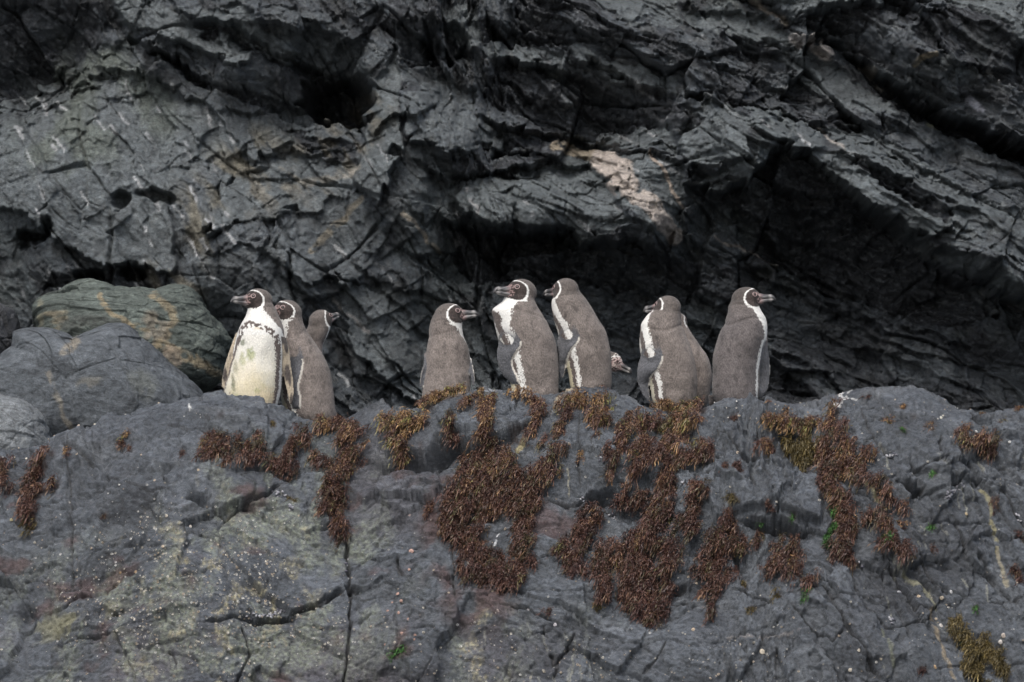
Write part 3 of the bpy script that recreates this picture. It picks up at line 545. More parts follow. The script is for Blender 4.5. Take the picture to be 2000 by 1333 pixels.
stain([(386, 790), (392, 797)], 4, (0.7, .7, .68), 1, 10, brk=.1); stain([(372, 820), (377, 828)], 4, (0.7, .7, .68), 1, 11, brk=.2)
stain([(975, 1035), (965, 1062)], 4, (0.65, .66, .68), 1, 12, brk=.2); stain([(1120, 778), (1095, 786), (1085, 794)], 11, (0.36, 0.30, 0.21), .9, 13, brk=0); stain([(940, 770), (1000, 775)], 10, (0.4, 0.42, 0.45), .5, 14, brk=.2)
stain([(1030, 860), (1010, 880)], 9, (0.38, 0.33, 0.18), .8, 15, brk=.1); stain([(1240, 775), (1255, 800)], 10, (0.35, .36, .38), .5, 16, brk=.2)
stain([(1420, 1250), (1480, 1253), (1560, 1250)], 4, (0.26, 0.24, 0.23), .6, 17); stain([(1110, 925), (1113, 965)], 2.6, (0.38, 0.36, 0.28), .8, 18)
for k in range(46):
    u, v = rs.uniform(1700, 2000), rs.uniform(880, 1333)
    if k > 26: u, v = rs.uniform(880, 1160), rs.uniform(1210, 1333)
    L = rs.uniform(12, 50); a = math.radians(rs.uniform(55, 80) if k <= 26 else rs.uniform(75, 95))
    stain([(u, v), (u + L * math.cos(a), v + L * math.sin(a))], rs.uniform(2.2, 3.4), (0.32, 0.32, 0.27), rs.uniform(.3, .8), 20 + k)
ledge_P = B0 + nn * D[..., None]
LU, LV, LD = proj(ledge_P)
# look-up from photo position to the surface of the ledge (front-most vertex)
MW, MH = 1010, 680
imap = np.full((MH, MW), -1, np.int64); dmap = np.full((MH, MW), 1e9)
ii = np.floor(LU / 2).astype(int).ravel(); jj = np.floor(LV / 2).astype(int).ravel(); ok = (ii >= 0) & (ii < MW) & (jj >= 0) & (jj < MH)
idx = np.nonzero(ok)[0]; order = np.argsort(-LD.ravel()[idx]); idx = idx[order]
imap[jj[idx], ii[idx]] = idx
for _ in range(4):
    hole = imap < 0
    for dy, dx in ((0, 1), (0, -1), (1, 0)):
        r = np.roll(imap, (dy, dx), (0, 1)); f = hole & (r >= 0) & (imap < 0); imap[f] = r[f]
GT = np.gradient(ledge_P, axis=1); GV = np.gradient(ledge_P, axis=0); GN = np.cross(GT, GV); GN /= np.linalg.norm(GN, axis=-1, keepdims=True) + 1e-9
if GN[50, 50, 1] > 0: GN = -GN
LPf = ledge_P.reshape(-1, 3); GNf = GN.reshape(-1, 3); nnf = nn.reshape(-1, 3)
def on_ledge(u, v):
    i = int(min(max(u / 2, 0), MW - 1)); j = int(min(max(v / 2, 0), MH - 1))
    for k in range(0, 40):
        if j + k < MH and imap[j + k, i] >= 0: j += k; break
    q = imap[j, i]
    if q < 0: return None
    n = GNf[q] * .5 + nnf[q]; return LPf[q].copy(), n / np.linalg.norm(n)
ledge_col = col
print('ledge', LX.shape)


# ------------------------------------------------------------------ BOULDERS in the gap behind the ledge (left)
def boulder(name, label, y, depth, outline, basecol, marks, seed, amp=0.03, stretch=(1, 1), mat=None, n=150):
    """outline = silhouette in photo pixels, star-shaped about its centre; the boulder has real depth"""
    out = np.array(outline, float); c = out.mean(0); w = P(out[:, 0], out[:, 1], y); cw = P(c[0], c[1], y)
    ang = np.arctan2(w[:, 2] - cw[2], w[:, 0] - cw[0]); rad = np.hypot(w[:, 2] - cw[2], w[:, 0] - cw[0])
    o = np.argsort(ang); ang = ang[o]; rad = rad[o]; ang = np.concatenate([ang - 2 * math.pi, ang, ang + 2 * math.pi]); rad = np.tile(rad, 3)
    g = np.linspace(-1, 1, n); faces = []; vs = []; base = 0
    for ax in range(3):
        for sgn in (-1, 1):
            A, B = np.meshgrid(g, g); K = np.full(A.shape, sgn * 1.0)
            q = [None] * 3; q[ax] = K; q[(ax + 1) % 3] = A; q[(ax + 2) % 3] = B
            vs.append(np.stack(q, -1).reshape(-1, 3)); f = grid_faces(n, n, flip=sgn < 0) + base; faces.append(f); base += n * n
    v = np.concatenate(vs); v = v / (np.abs(v) ** 2.6).sum(1, keepdims=True) ** (1 / 2.6)
    th = np.arctan2(v[:, 2], v[:, 0]); rho = np.hypot(v[:, 0], v[:, 2]); R_ = np.interp(th, ang, rad)
    m2 = np.max(np.stack([rho, np.full(rho.shape, 1e-6)]), 0)
    pos = np.stack([cw[0] + rho * R_ * np.cos(th), y - v[:, 1] * -depth * 1.0, cw[2] + rho * R_ * np.sin(th)], -1)
    nrm = pos - np.array([cw[0], y, cw[2]]); nrm /= np.linalg.norm(nrm, axis=1, keepdims=True)
    qx = pos[:, 0] * stretch[0] + seed + pos[:, 1] * .6; qz = pos[:, 2] * stretch[1] + pos[:, 1] * .35
    h = amp * (1.2 * blocks(qx * 2.6, qz * 3.6, seed) + .5 * blocks(qx * 7, qz * 10, seed + 9) + .8 * facets(qx * 4, qz * 7, seed + 20, step=1.4)[0] + .6 * fbm(qx * 5, qz * 5, seed, 5, .5) + .22 * facets(qx * 18, qz * 30, seed + 40, step=1.5)[0] - .5 * sstep(.03, 0, facets(qx * 3, qz * 4.5, seed + 60)[1]))
    pos = pos + nrm * h[:, None]
    u, vv, _ = proj(pos)
    col = np.empty(pos.shape); col[:] = basecol
    col = mixc(col, np.array(basecol) * .62, sstep(0, .8, fbm(qx * 3, qz * 5, seed + 3, 5)) * .8)
    col = mixc(col, np.array(basecol) * 1.45, sstep(0.15, .8, fbm(qx * 5, qz * 9, seed + 5, 5)) * .6)
    for pts, w_, cc, amt in marks:
        d, _, _ = polydist(u + 5 * fbm(qx * 14, qz * 14, seed + 6, 3), vv + 5 * fbm(qx * 14, qz * 14, seed + 7, 3), pts)
        k = sstep(w_, w_ * .35, d) * amt * sstep(-.5, .1, fbm(qx * 16, qz * 16, seed + 8, 3) + .2); col = mixc(col, cc, k)
    me = mesh_np(name, pos - cw, np.concatenate(faces)); set_col(me, col)
    return link(name, me, mat, label=label, category='boulder', group='boulders in the gap between ledge and cliff').__setattr__('location', Vector(cw))
bmat = rock_material('weathered_boulder_rock', 0.6, 0.018, 24, (1, 1, 1.6), 0.4, math.radians(-20))
TANB = (0.24, 0.20, 0.13)
boulder('boulder', 'long rounded greenish boulder with tan veins lying behind the grey boulder', 2.35, 0.42,
        [(70, 600), (85, 585), (130, 577), (230, 571), (300, 574), (365, 573), (400, 610), (450, 662), (447, 690), (425, 740), (380, 760), (300, 770), (200, 740), (120, 700), (75, 650)],
        (0.098, 0.116, 0.104), [([(195, 578), (215, 610), (250, 632), (290, 645)], 8, TANB, .9), ([(300, 578), (335, 605), (342, 625), (330, 650), (300, 680)], 10, TANB, .8),
        ([(295, 625), (320, 640), (300, 660)], 24, (0.25, .21, .16), .6), ([(310, 670), (350, 690), (400, 715), (440, 740)], 14, TANB, .9), ([(95, 610), (125, 620), (110, 635)], 14, TANB, .6),
        ([(330, 690), (345, 705)], 22, (.27, .22, .17), .7), ([(82, 592), (78, 620), (85, 650)], 8, (.24, .22, .15), .6), ([(130, 635), (180, 625), (240, 645)], 22, (.05, .05, .045), .6)], 700, .020, (1, 1.5), bmat)
boulder('boulder', 'big blue grey fractured boulder wedged in the gap left of the white bellied penguin', 1.95, 0.50,
        [(-60, 720), (0, 705), (30, 680), (35, 655), (90, 650), (150, 665), (200, 645), (240, 645), (270, 665), (330, 710), (370, 745), (402, 785), (395, 850), (300, 900), (100, 910), (-60, 900)],
        (0.100, 0.112, 0.124), [([(90, 720), (105, 760), (120, 800), (140, 840)], 7, (.24, .22, .18), .8), ([(125, 690), (150, 665)], 12, (.26, .23, .18), .7), ([(160, 750), (190, 745)], 16, (.2, .19, .16), .6),
        ([(270, 740), (290, 760)], 30, (.13, .14, .125), .6)], 731, .016, (1.0, .7), bmat)
boulder('boulder', 'smooth pale grey rock at the left edge, low behind the ledge', 1.45, 0.35,
        [(-200, 800), (-60, 775), (20, 782), (60, 800), (90, 830), (106, 862), (90, 910), (0, 930), (-200, 930)], (0.19, 0.205, 0.215), [], 762, .014, (1, 1), bmat, 90)
boulder('boulder', 'dark rounded rock cut by the left edge beside the greenish boulder', 2.3, 0.35,
        [(-130, 640), (-60, 595), (0, 600), (28, 640), (32, 680), (10, 720), (-60, 740), (-130, 720)], (0.07, 0.073, 0.08), [], 793, .03, (1, 1), bmat, 80)
boulder('stone', 'small pale rounded stone in the corner between dark rock and grey boulder', 2.05, 0.04, [(38, 655), (45, 652), (56, 655), (56, 668), (46, 674), (38, 668)], (.20, .22, .2), [], 801, .004, (1, 1), bmat, 14)

# ------------------------------------------------------------------ PENGUINS
def penguin_material():
    m, t, b = bsdf_mat('penguin_plumage', 0.72, 0.22); N = t.nodes.new; Lk = t.links.new
    at = N('ShaderNodeAttribute'); at.attribute_name = 'Col'
    tc = N('ShaderNodeTexCoord'); mp = N('ShaderNodeMapping'); mp.inputs['Scale'].default_value = (1, 1, 0.55); Lk(tc.outputs['Object'], mp.inputs[0])
    n1 = N('ShaderNodeTexNoise'); n1.inputs['Scale'].default_value = 190; n1.inputs['Detail'].default_value = 3; Lk(mp.outputs[0], n1.inputs['Vector'])
    n2 = N('ShaderNodeTexNoise'); n2.inputs['Scale'].default_value = 28; n2.inputs['Detail'].default_value = 4; Lk(tc.outputs['Object'], n2.inputs['Vector'])
    a = N('ShaderNodeMapRange'); a.inputs['From Min'].default_value = .3; a.inputs['From Max'].default_value = .7; a.inputs['To Min'].default_value = .66; a.inputs['To Max'].default_value = 1.38; Lk(n1.outputs['Fac'], a.inputs[0])
    c = N('ShaderNodeMapRange'); c.inputs['From Min'].default_value = .3; c.inputs['From Max'].default_value = .7; c.inputs['To Min'].default_value = .84; c.inputs['To Max'].default_value = 1.14; Lk(n2.outputs['Fac'], c.inputs[0])
    mu = N('ShaderNodeMath'); mu.operation = 'MULTIPLY'; Lk(a.outputs[0], mu.inputs[0]); Lk(c.outputs[0], mu.inputs[1])
    vm = N('ShaderNodeVectorMath'); vm.operation = 'SCALE'; Lk(at.outputs['Color'], vm.inputs[0]); Lk(mu.outputs[0], vm.inputs['Scale'])
    # white feathers show less speckle than the brown ones
    mx = N('ShaderNodeMix'); mx.data_type = 'RGBA'; sep = N('ShaderNodeMapRange'); sep.inputs['From Min'].default_value = .15; sep.inputs['From Max'].default_value = .5; sep.inputs['To Min'].default_value = 0; sep.inputs['To Max'].default_value = .75
    Lk(at.outputs['Fac'], sep.inputs[0]); Lk(sep.outputs[0], mx.inputs[0]); Lk(vm.outputs[0], mx.inputs[6]); Lk(at.outputs['Color'], mx.inputs[7]); Lk(mx.outputs[2], b.inputs['Base Color'])
    bp = N('ShaderNodeBump'); bp.inputs['Strength'].default_value = .8; bp.inputs['Distance'].default_value = .006; Lk(n1.outputs['Fac'], bp.inputs['Height']); Lk(bp.outputs[0], b.inputs['Normal'])
    b.inputs['Sheen Weight'].default_value = .15; b.inputs['Sheen Roughness'].default_value = .5
    return m
PM = penguin_material()
def vcol_mat(name, rough, spec=.5):
    m, t, b = bsdf_mat(name, rough, spec); at = t.nodes.new('ShaderNodeAttribute'); at.attribute_name = 'Col'; t.links.new(at.outputs['Color'], b.inputs['Base Color']); return m
BILLM = vcol_mat('penguin_bill', .38); EYEM, _, eb = bsdf_mat('penguin_eye', .08, .8); eb.inputs['Base Color'].default_value = (.03, .012, .008, 1)
RINGM, _, rb = bsdf_mat('pink_bare_skin', .5); rb.inputs['Base Color'].default_value = (.34, .25, .24, 1)
FOOTM = vcol_mat('penguin_foot_skin', .55)

def tube(rows, ns=28, cap=True):
    """rows = list of (centre, ax, ay): ellipse half-axis vectors"""
    a = np.linspace(0, 2 * math.pi, ns, endpoint=False); v = []; f = []
    for c, ax, ay in rows: v.append(np.asarray(c) + np.outer(np.cos(a), ax) + np.outer(np.sin(a), ay))
    v = np.concatenate(v); n = len(rows)
    for i in range(n - 1):
        for j in range(ns): k = (j + 1) % ns; f.append((i * ns + j, i * ns + k, (i + 1) * ns + k, (i + 1) * ns + j))
    f = [list(q) for q in f]
    if cap:
        m = len(v); v = np.concatenate([v, [rows[0][0]], [rows[-1][0]]])
        for j in range(ns):
            k = (j + 1) % ns; f.append([m, k, j]); f.append([m + 1, (n - 1) * ns + j, (n - 1) * ns + k])
    return v, f
def ellipsoid(c, F, Sx, Uv, n1=20, n2=28):
    rows = []
    for i in range(n1 + 1):
        t = math.pi * (i + .02) / (n1 + .04) ; rows.append((np.asarray(c) - np.asarray(Uv) * math.cos(t), np.asarray(F) * math.sin(t), np.asarray(Sx) * math.sin(t)))
    return tube(rows, n2)
def merge(parts):
    V_ = []; F_ = []; b = 0
    for v, f in parts: V_.append(v); F_ += [[i + b for i in q] for q in f]; b += len(v)
    return np.concatenate(V_), F_
def az_vec(az, pitch=0):
    a, p = math.radians(az), math.radians(pitch); return np.array([math.cos(a) * math.cos(p), math.sin(a) * math.cos(p), math.sin(p)])
def cr_interp(t, ts, ys):
    """smooth (monotone-free cubic) interpolation through the outline rows"""
    ts = np.asarray(ts, float); ys = np.asarray(ys, float); m = np.gradient(ys, ts)
    i = np.clip(np.searchsorted(ts, t) - 1, 0, len(ts) - 2); h = ts[i + 1] - ts[i]; s = np.clip((t - ts[i]) / h, 0, 1)
    return (2 * s**3 - 3 * s**2 + 1) * ys[i] + (s**3 - 2 * s**2 + s) * h * m[i] + (-2 * s**3 + 3 * s**2) * ys[i + 1] + (s**3 - s**2) * h * m[i + 1]

BACK = np.array((.165, .141, .127)); WHITE = np.array((.67, .66, .625)); BAND = np.array((.10, .080, .072)); FACE = np.array((.024, .018, .016))
SLATE = np.array((.088, .090, .098)); PINK = np.array((.42, .29, .275))

def penguin(label, y, rows, body_az, head, flippers, base_az=None, group='humboldt penguins standing along the ledge', vox=.0046, belly=None, tail=None, darker=1.0, crease=0.0, tint=(1, 1, 1), seed=0):
    """rows: (v, u_left, u_right) from the neck down.  head: (u, v, half_len_px, az, pitch).  flippers: (rows, side, embed, kind)"""
    y0 = y; rows = sorted(rows); rv = [r[0] for r in rows]; ul = [r[1] for r in rows]; ur = [r[2] for r in rows]
    hu, hv, hl, haz, hp = head
    vv = np.linspace(rv[0], rv[-1], 70); L = cr_interp(vv, rv, ul); R_ = cr_interp(vv, rv, ur)
    pc = P((L + R_) / 2, vv, y); pl = P(L, vv, y); rad = pc[:, 0] - pl[:, 0]
    zs = pc[:, 2]; order = np.argsort(zs); zs = zs[order]; xs = pc[order, 0]; rs_ = rad[order]
    zb, zt = zs[0], P(hu, hv, y)[2]
    def X_(z): return np.interp(z, zs, xs)
    def R__(z): return np.interp(z, zs, rs_)
    def RD(z): return R__(z) * np.interp((z - zb) / (zt - zb), [0, .5, .8, 1], [.92, .86, .9, .95])
    # closing rows at the bottom: rounded in towards the feet
    trows = [((xs[0], y, zs[0] - .035), (rs_[0] * .35, 0, 0), (0, rs_[0] * .3, 0)), ((xs[0], y, zs[0] - .028), (rs_[0] * .66, 0, 0), (0, rs_[0] * .6, 0)), ((xs[0], y, zs[0] - .015), (rs_[0] * .88, 0, 0), (0, rs_[0] * .8, 0))]
    trows += [((x_, y, z_), (r_, 0, 0), (0, RD(z_), 0)) for x_, z_, r_ in zip(xs, zs, rs_)]
    z_ = zs[-1]; trows += [((xs[-1], y, z_ + rs_[-1] * .3), (rs_[-1] * .86, 0, 0), (0, rs_[-1] * .82, 0)), ((xs[-1], y, z_ + rs_[-1] * .55), (rs_[-1] * .5, 0, 0), (0, rs_[-1] * .5, 0))]
    parts = [tube(trows, 40)]
    # head
    hc = P(hu, hv, y); sc = hl / 420.0 * (25 + y) / 25
    F = az_vec(haz, hp); Sd = az_vec(haz - 90); Uh = np.cross(Sd, F); Uh = Uh if Uh[2] > 0 else -Uh
    hf, hs_, hu_ = sc, sc * .76, sc * .84
    parts.append(ellipsoid(hc, F * hf, Sd * hs_, Uh * hu_))
    mz = hc + F * hf * .62 - Uh * hu_ * .10
    parts.append(ellipsoid(mz, F * hf * .52, Sd * hs_ * .50, Uh * hu_ * .56))
    # flippers
    fl = []
    for frows, side, off0, kind in flippers:
        frows = sorted(frows); fv = [r[0] for r in frows]; fw = np.linspace(fv[0], fv[-1], 30)
        fL = cr_interp(fw, fv, [r[1] for r in frows]); fR = cr_interp(fw, fv, [r[2] for r in frows]); tr = []
        for k in range(30):
            a = P(fL[k], fw[k], y); b = P(fR[k], fw[k], y); q = k / 29; z__ = a[2]
            def ys(xq):
                e = (xq - X_(z__)) / R__(z__); return y + side * RD(z__) * math.sqrt(max(.02, 1 - min(1, abs(e)) ** 2))
            off = (-.012 + off0 * min(1, q * 2.2)) * side
            ya, yb = ys(a[0]) + off, ys(b[0]) + off; c = (a + b) / 2; c[1] = (ya + yb) / 2
            ax = np.array([(b[0] - a[0]) / 2, (yb - ya) / 2, 0]); n = np.array([-ax[1], ax[0], 0]); n /= np.linalg.norm(n) + 1e-9
            th = .0075 * (1 - .35 * q); tr.append((c, ax, n * th))
        parts.append(tube(tr, 20)); fl.append((np.array([t[0] for t in tr]), np.array([t[1] for t in tr]), kind))
    if tail:
        (tu_, tv_), (eu, ev), tw = tail; a = P(tu_, tv_, y + .03); b = P(eu, ev, y + .05); d = (b - a); sdv = np.cross(d, [0, 1, 0]); sdv /= np.linalg.norm(sdv)
        parts.append(tube([(a + d * t, sdv * tw * (1 - .7 * t), np.array([0, 1, 0]) * .03 * (1 - .6 * t)) for t in np.linspace(0, 1, 8)], 16))
    # fleshy legs under the body
    foot_z = zs[0] - .06; B_az = body_az if base_az is None else base_az
    Fb = az_vec(B_az); Sb = az_vec(B_az - 90); cx_ = xs[0]
    for sg in (-1, 1):
        lc = np.array([cx_, y, 0]) + Sb * sg * .038 + Fb * .01
        parts.append(tube([(lc + [0, 0, zs[0] + .01], np.array([.030, 0, 0]), np.array([0, .030, 0])), (lc + [0, 0, zs[0] - .03], np.array([.022, 0, 0]), np.array([0, .022, 0])), (lc + [0, 0, foot_z + .008], np.array([.013, 0, 0]), np.array([0, .013, 0]))], 14))
    v, f = merge(parts)
    me = bpy.data.meshes.new('raw'); me.from_pydata(v.tolist(), [], f); ob = bpy.data.objects.new('raw', me); C.objects.link(ob)
    rm = ob.modifiers.new('r', 'REMESH'); rm.mode = 'VOXEL'; rm.voxel_size = vox
    sm = ob.modifiers.new('s', 'SMOOTH'); sm.factor = .55; sm.iterations = 7
    dg = bpy.context.evaluated_depsgraph_get(); me2 = bpy.data.meshes.new_from_object(ob.evaluated_get(dg)); bpy.data.objects.remove(ob); bpy.data.meshes.remove(me)
    n = len(me2.vertices); p = np.empty(n * 3, np.float32); me2.vertices.foreach_get('co', p); p = p.reshape(-1, 3).astype(float)
    x, yy, z = p.T
    # ---- neck crease: a shallow fold round the nape where the turned head meets the shoulders
    t = (z - zb) / (zt - zb)
    if crease:
        rx = x - X_(z); ry = yy - y; rr = np.hypot(rx, ry) + 1e-9
        g = crease * sstep(50, 110, np.abs((np.degrees(np.arctan2(ry, rx)) - body_az + 180) % 360 - 180)) * np.exp(-((t - .80 - .03 * np.sin(np.arctan2(ry, rx) * 2 + seed)) / .018) ** 2) - .5 * crease * np.exp(-((t - .845) / .035) ** 2)
        g = g * (yy < y + .02) * (rr < R__(z) * 1.3); x = x - rx / rr * g; yy = yy - ry / rr * g; p = np.stack([x, yy, z], -1)
    lump = .0035 * noise(x * 16 + seed * 3, z * 11, 77) * (t < .95) * (t > .02); rx = x - X_(z); ry = yy - y; rr = np.hypot(rx, ry) + 1e-9
    x = x + rx / rr * lump; yy = yy + ry / rr * lump; p = np.stack([x, yy, z], -1)
    # ---- plumage pattern
    taz = np.interp(t, [0, .70, .95], [body_az, body_az, body_az + ((haz - body_az + 180) % 360 - 180)])
    th = np.degrees(np.arctan2((yy - y) / RD(z), (x - X_(z)) / R__(z)))
    sa = (th - taz + 180) % 360 - 180; a = np.abs(sa)
    jg = 4.5 * noise(th * .35 + seed, z * 90, 5 + seed) + 3.5 * noise(th * .12, z * 26 + seed, 6) + 2.5 * (np.random.RandomState(seed).rand(n) - .5) * 2
    a = a + jg; tj = t + .012 * noise(th * .12, z * 40, 8 + seed) + .006 * noise(th * .4, z * 90, 9)
    wb = np.interp(tj, [0, .1, .3, .5, .62, .70, .755, .78], [64, 62, 60, 56, 50, 38, 20, -10])
    bo = np.interp(tj, [0, .1, .3, .5, .65, .75, .80, .835], [75, 75, 74, 72, 66, 52, 30, -10]) if seed == 1 else np.interp(tj, [0, .1, .3, .5, .65, .75, .82, .855], [76, 76, 76, 74, 68, 58, 40, -10])
    so_ = np.interp(tj, [0, .1, .3, .5, .62, .72, .82, .9, 1.0], [86, 88, 89, 90, 90, 84, 78, 71, 60])
    col = np.tile(BACK * darker * np.array(tint), (n, 1))
    col *= (1 + .22 * noise(x * 14, z * 10, 30 + seed) + .16 * noise(x * 45, z * 40, 31 + seed) - .35 * sstep(.35, .7, noise(x * 30 + seed, z * 22, 33)))[:, None]
    col = mixc(col, BACK * .74, sstep(.75, 1.0, t) * .55)
    m = a < so_; col[m] = WHITE
    m = (a < bo) & ((noise(x * 70, z * 50, 32 + seed) < np.where(t > .7, .12, .42)) | (t < .55) | (seed > 1)); col[m] = BAND
    m = a < wb; col[m] = WHITE * .98
    # soiled belly
    dirt = (a < wb) * sstep(.72, .15, t) * (.65 + .5 * noise(x * 9, z * 7, 41 + seed) + .25 * noise(x * 40, z * 30, 42)); col = mixc(col, (.50, .45, .30), np.clip(dirt + .15 * (a < wb) * (t < .7), 0, 1) * .95)
    spots = (a < wb) * (noise(x * 42, z * 42, 43 + seed) > .74) * (noise(x * 9, z * 9, 44) > -.1); col = mixc(col, BAND * 1.6, spots * .75)
    if belly is not None:
        pu, pv, _ = proj(p)
        for (bu, bv, br, bs, cc, am) in belly:
            k = sstep(1, .3, np.hypot((pu - bu) / br, (pv - bv) / bs) + .45 * noise(pu * .16, pv * .16, 47)) * am * (a < wb + 3) * (yy < y); col = mixc(col, cc, k)
    # ---- head
    q = p - hc; hn = np.stack([q @ F / hf, q @ Sd / hs_, q @ Uh / hu_], -1); ln = np.linalg.norm(hn, axis=1)
    fq, sq, uq = hn.T; jn = .035 * noise(x * 130, z * 130, 50 + seed)
    e = np.sqrt(((fq - .62) / .72) ** 2 + ((uq - .0) / .80) ** 2) + jn
    inhead = ((ln < 1.35) & (uq > -.62)) | ((fq > .72) & (uq > -.8) & (ln < 1.6))
    lowneck = (ln < 1.45) & (uq <= -.62) & (uq > -1.3) & (fq > -.25)
    hd = inhead | lowneck
    crown = BACK * .62 * darker
    cc = np.tile(crown, (n, 1)); cc *= (1 + .12 * noise(x * 60, z * 60, 55))[:, None]
    ringw = np.interp(uq, [-.7, 0, .6, .9], [.12, .10, .065, .05])
    ring = np.abs(e - 1.0) < ringw
    # throat below the ring is white in front
    thr = (e > 1) & (uq < -.35) & (uq > -1.25) & (fq > .0) & (ln < 1.5)
    ftop = e < 1
    cc[ring] = WHITE
    cc[ftop & ~ring] = FACE
    brown = ftop & (fq < .55); cc[brown & ~ring] = (FACE * 1.7)
    pk = (np.hypot((fq - .98) / .25, (uq + .20) / .28) + 2 * jn < 1) & (e < .93)
    pk |= (np.hypot((fq - .84) / .20, (uq - .34) / .15) + 2 * jn < 1) & (e < .93)
    cc[pk & (noise(x * 150, z * 150, 57) < .05)] = PINK * .6
    if seed == 7:
        pl = (fq > .2) & (noise(x * 120, z * 120, 58) > -.1) & (e < .95); cc[pl] = (.50, .36, .34); pl2 = (noise(x * 140, z * 140, 59) > .25) & (fq > .1); cc[pl2] = (.6, .55, .5)
    sel = (hd & (inhead | ring | ftop | thr)) & ((ln < 1.2) | (uq > -.5) | ftop | thr)
    cc[thr & ~ring & ~ftop] = WHITE
    nb = sel & ~(lowneck & ~(ring | ftop | thr)); col[nb] = cc[nb]
    # ---- flippers
    for cts, axs, kind in fl:
        zf = cts[:, 2]; o = np.argsort(zf); zz = np.clip(z, zf.min(), zf.max())
        cxv = np.interp(zz, zf[o], cts[o, 0]); cyv = np.interp(zz, zf[o], cts[o, 1]); axx = np.interp(zz, zf[o], axs[o, 0]); axy = np.interp(zz, zf[o], axs[o, 1])
        la = np.hypot(axx, axy) + 1e-9; dx = x - cxv; dy = yy - cyv; al = (dx * axx + dy * axy) / la; pr = (-dx * axy + dy * axx) / la
        side_out = pr * (1 if cyv.mean() < y else -1)          # negative = outer face
        q_ = (zf.max() - z) / (zf.max() - zf.min())
        inn = (np.abs(al) < la + .004) & (np.abs(pr) < .013) & (z < zf.max() + .003) & (z > zf.min() - .006) & ((pr * np.sign(1) < .004) | (q_ > .3))
        root = sstep(-.02, .22, q_ + .05 * noise(x * 50, z * 50, 60))
        if kind == 'outer':
            fc = np.tile(SLATE, (n, 1)) * (1 + .16 * noise(x * 45, z * 45, 61))[:, None]
            k = inn * root; col = mixc(col, fc, k)
            rim = inn & (q_ > .25) & (al * np.sign(axx) > la - .0035); rim_l = inn & (q_ > .3) & (al < -la + .0025); col[rim] = (.50, .47, .42); col = mixc(col, (.3, .28, .25), rim_l * .5)
        else:
            fc = np.tile(np.array((.34, .29, .22)), (n, 1)); dk = sstep(.1, .5, noise(x * 40, z * 12, 62 + seed) + .3 * (np.abs(al) / la < .5)); fc = mixc(fc, (.07, .06, .055), dk)
            col = mixc(col, fc, inn * 1.0)
    col = np.clip(col, 0, 1)
    # ---- build
    root_o = bpy.data.objects.new('penguin', None); C.objects.link(root_o); root_o.location = (cx_, y, foot_z)
    root_o['label'] = label; root_o['category'] = 'penguin'; root_o['group'] = group
    org = np.array([cx_, y, foot_z])
    me2.name = 'body'; me2.vertices.foreach_set('co', (p - org).astype(np.float32).ravel()); me2.materials.clear()
    me2.polygons.foreach_set('use_smooth', np.ones(len(me2.polygons), bool)); set_col(me2, col); me2.update()
    link('body', me2, PM, root_o)
    # bill
    bb = hc + F * hf * .98 - Uh * hu_ * .08; bl = sc * 1.0
    def bill(rows_, nm, cf):
        vs_, fs_ = tube([(bb + F * bl * t - org + Uh * sc * dz, Sd * sc * w, Uh * sc * h) for t, w, h, dz in rows_], 18)
        me = bpy.data.meshes.new(nm); me.from_pydata(vs_.tolist(), [], fs_); me.polygons.foreach_set('use_smooth', np.ones(len(me.polygons), bool))
        q = vs_ + org - bb; t_ = q @ F / bl; w_ = q @ Uh / sc; set_col(me, cf(t_, w_, vs_)); return link(nm, me, BILLM, root_o)
    def cu_(t_, w_, vs_):
        c_ = np.tile(np.array((.05, .048, .05)), (len(t_), 1)); gn = noise(vs_[:, 0] * 190, vs_[:, 2] * 190 + vs_[:, 1] * 120, 70 + seed)
        c_ = mixc(c_, (.24, .235, .23), (gn > .25) * .6); c_ = mixc(c_, (.42, .40, .38), sstep(.10, .0, np.abs(t_ - .70)) * .6); c_ = mixc(c_, PINK * .75, sstep(.06, -.06, t_ + .10 * gn) * .8); return c_
    bill([(-.25, .36, .26, .16), (0, .29, .23, .15), (.25, .23, .19, .13), (.5, .19, .16, .11), (.68, .17, .165, .10), (.82, .15, .16, .06), (.92, .115, .13, -.01), (1.0, .07, .085, -.12), (1.02, .02, .03, -.18)], 'upper_beak', cu_)
    bill([(-.25, .34, .24, -.16), (0, .28, .20, -.16), (.25, .21, .16, -.14), (.5, .175, .14, -.13), (.72, .145, .12, -.12), (.86, .10, .08, -.11), (.93, .05, .03, -.10)], 'lower_beak', cu_)
    # eyes
    for sg in (-1, 1):
        dloc = np.array([.60, 0, .30]); dloc[1] = sg * math.sqrt(max(.05, 1 - dloc[0] ** 2 - dloc[2] ** 2)) * 1.0
        ec = hc + F * hf * dloc[0] + Sd * hs_ * dloc[1] + Uh * hu_ * dloc[2]
        nr = F * dloc[0] / hf + Sd * dloc[1] / hs_ + Uh * dloc[2] / hu_; nr /= np.linalg.norm(nr)
        t1 = np.cross(nr, Uh); t1 /= np.linalg.norm(t1); t2 = np.cross(nr, t1); er = sc * .115
        vs_, fs_ = ellipsoid(ec + nr * .0005 - org, t1 * er, t2 * er, nr * er * .55, 8, 14)
        me = bpy.data.meshes.new('eye'); me.from_pydata(vs_.tolist(), [], fs_); me.polygons.foreach_set('use_smooth', np.ones(len(me.polygons), bool)); eo = link('eye', me, EYEM, root_o)
        rn = []
        for k in range(16):
            a_ = 2 * math.pi * k / 16; d_ = t1 * math.cos(a_) + t2 * math.sin(a_)
            for j in range(6):
                b_ = 2 * math.pi * j / 6; rn.append(ec - org + nr * (.001 + .0013 * math.sin(b_)) + d_ * (er * 1.28 + .0017 * math.cos(b_)))
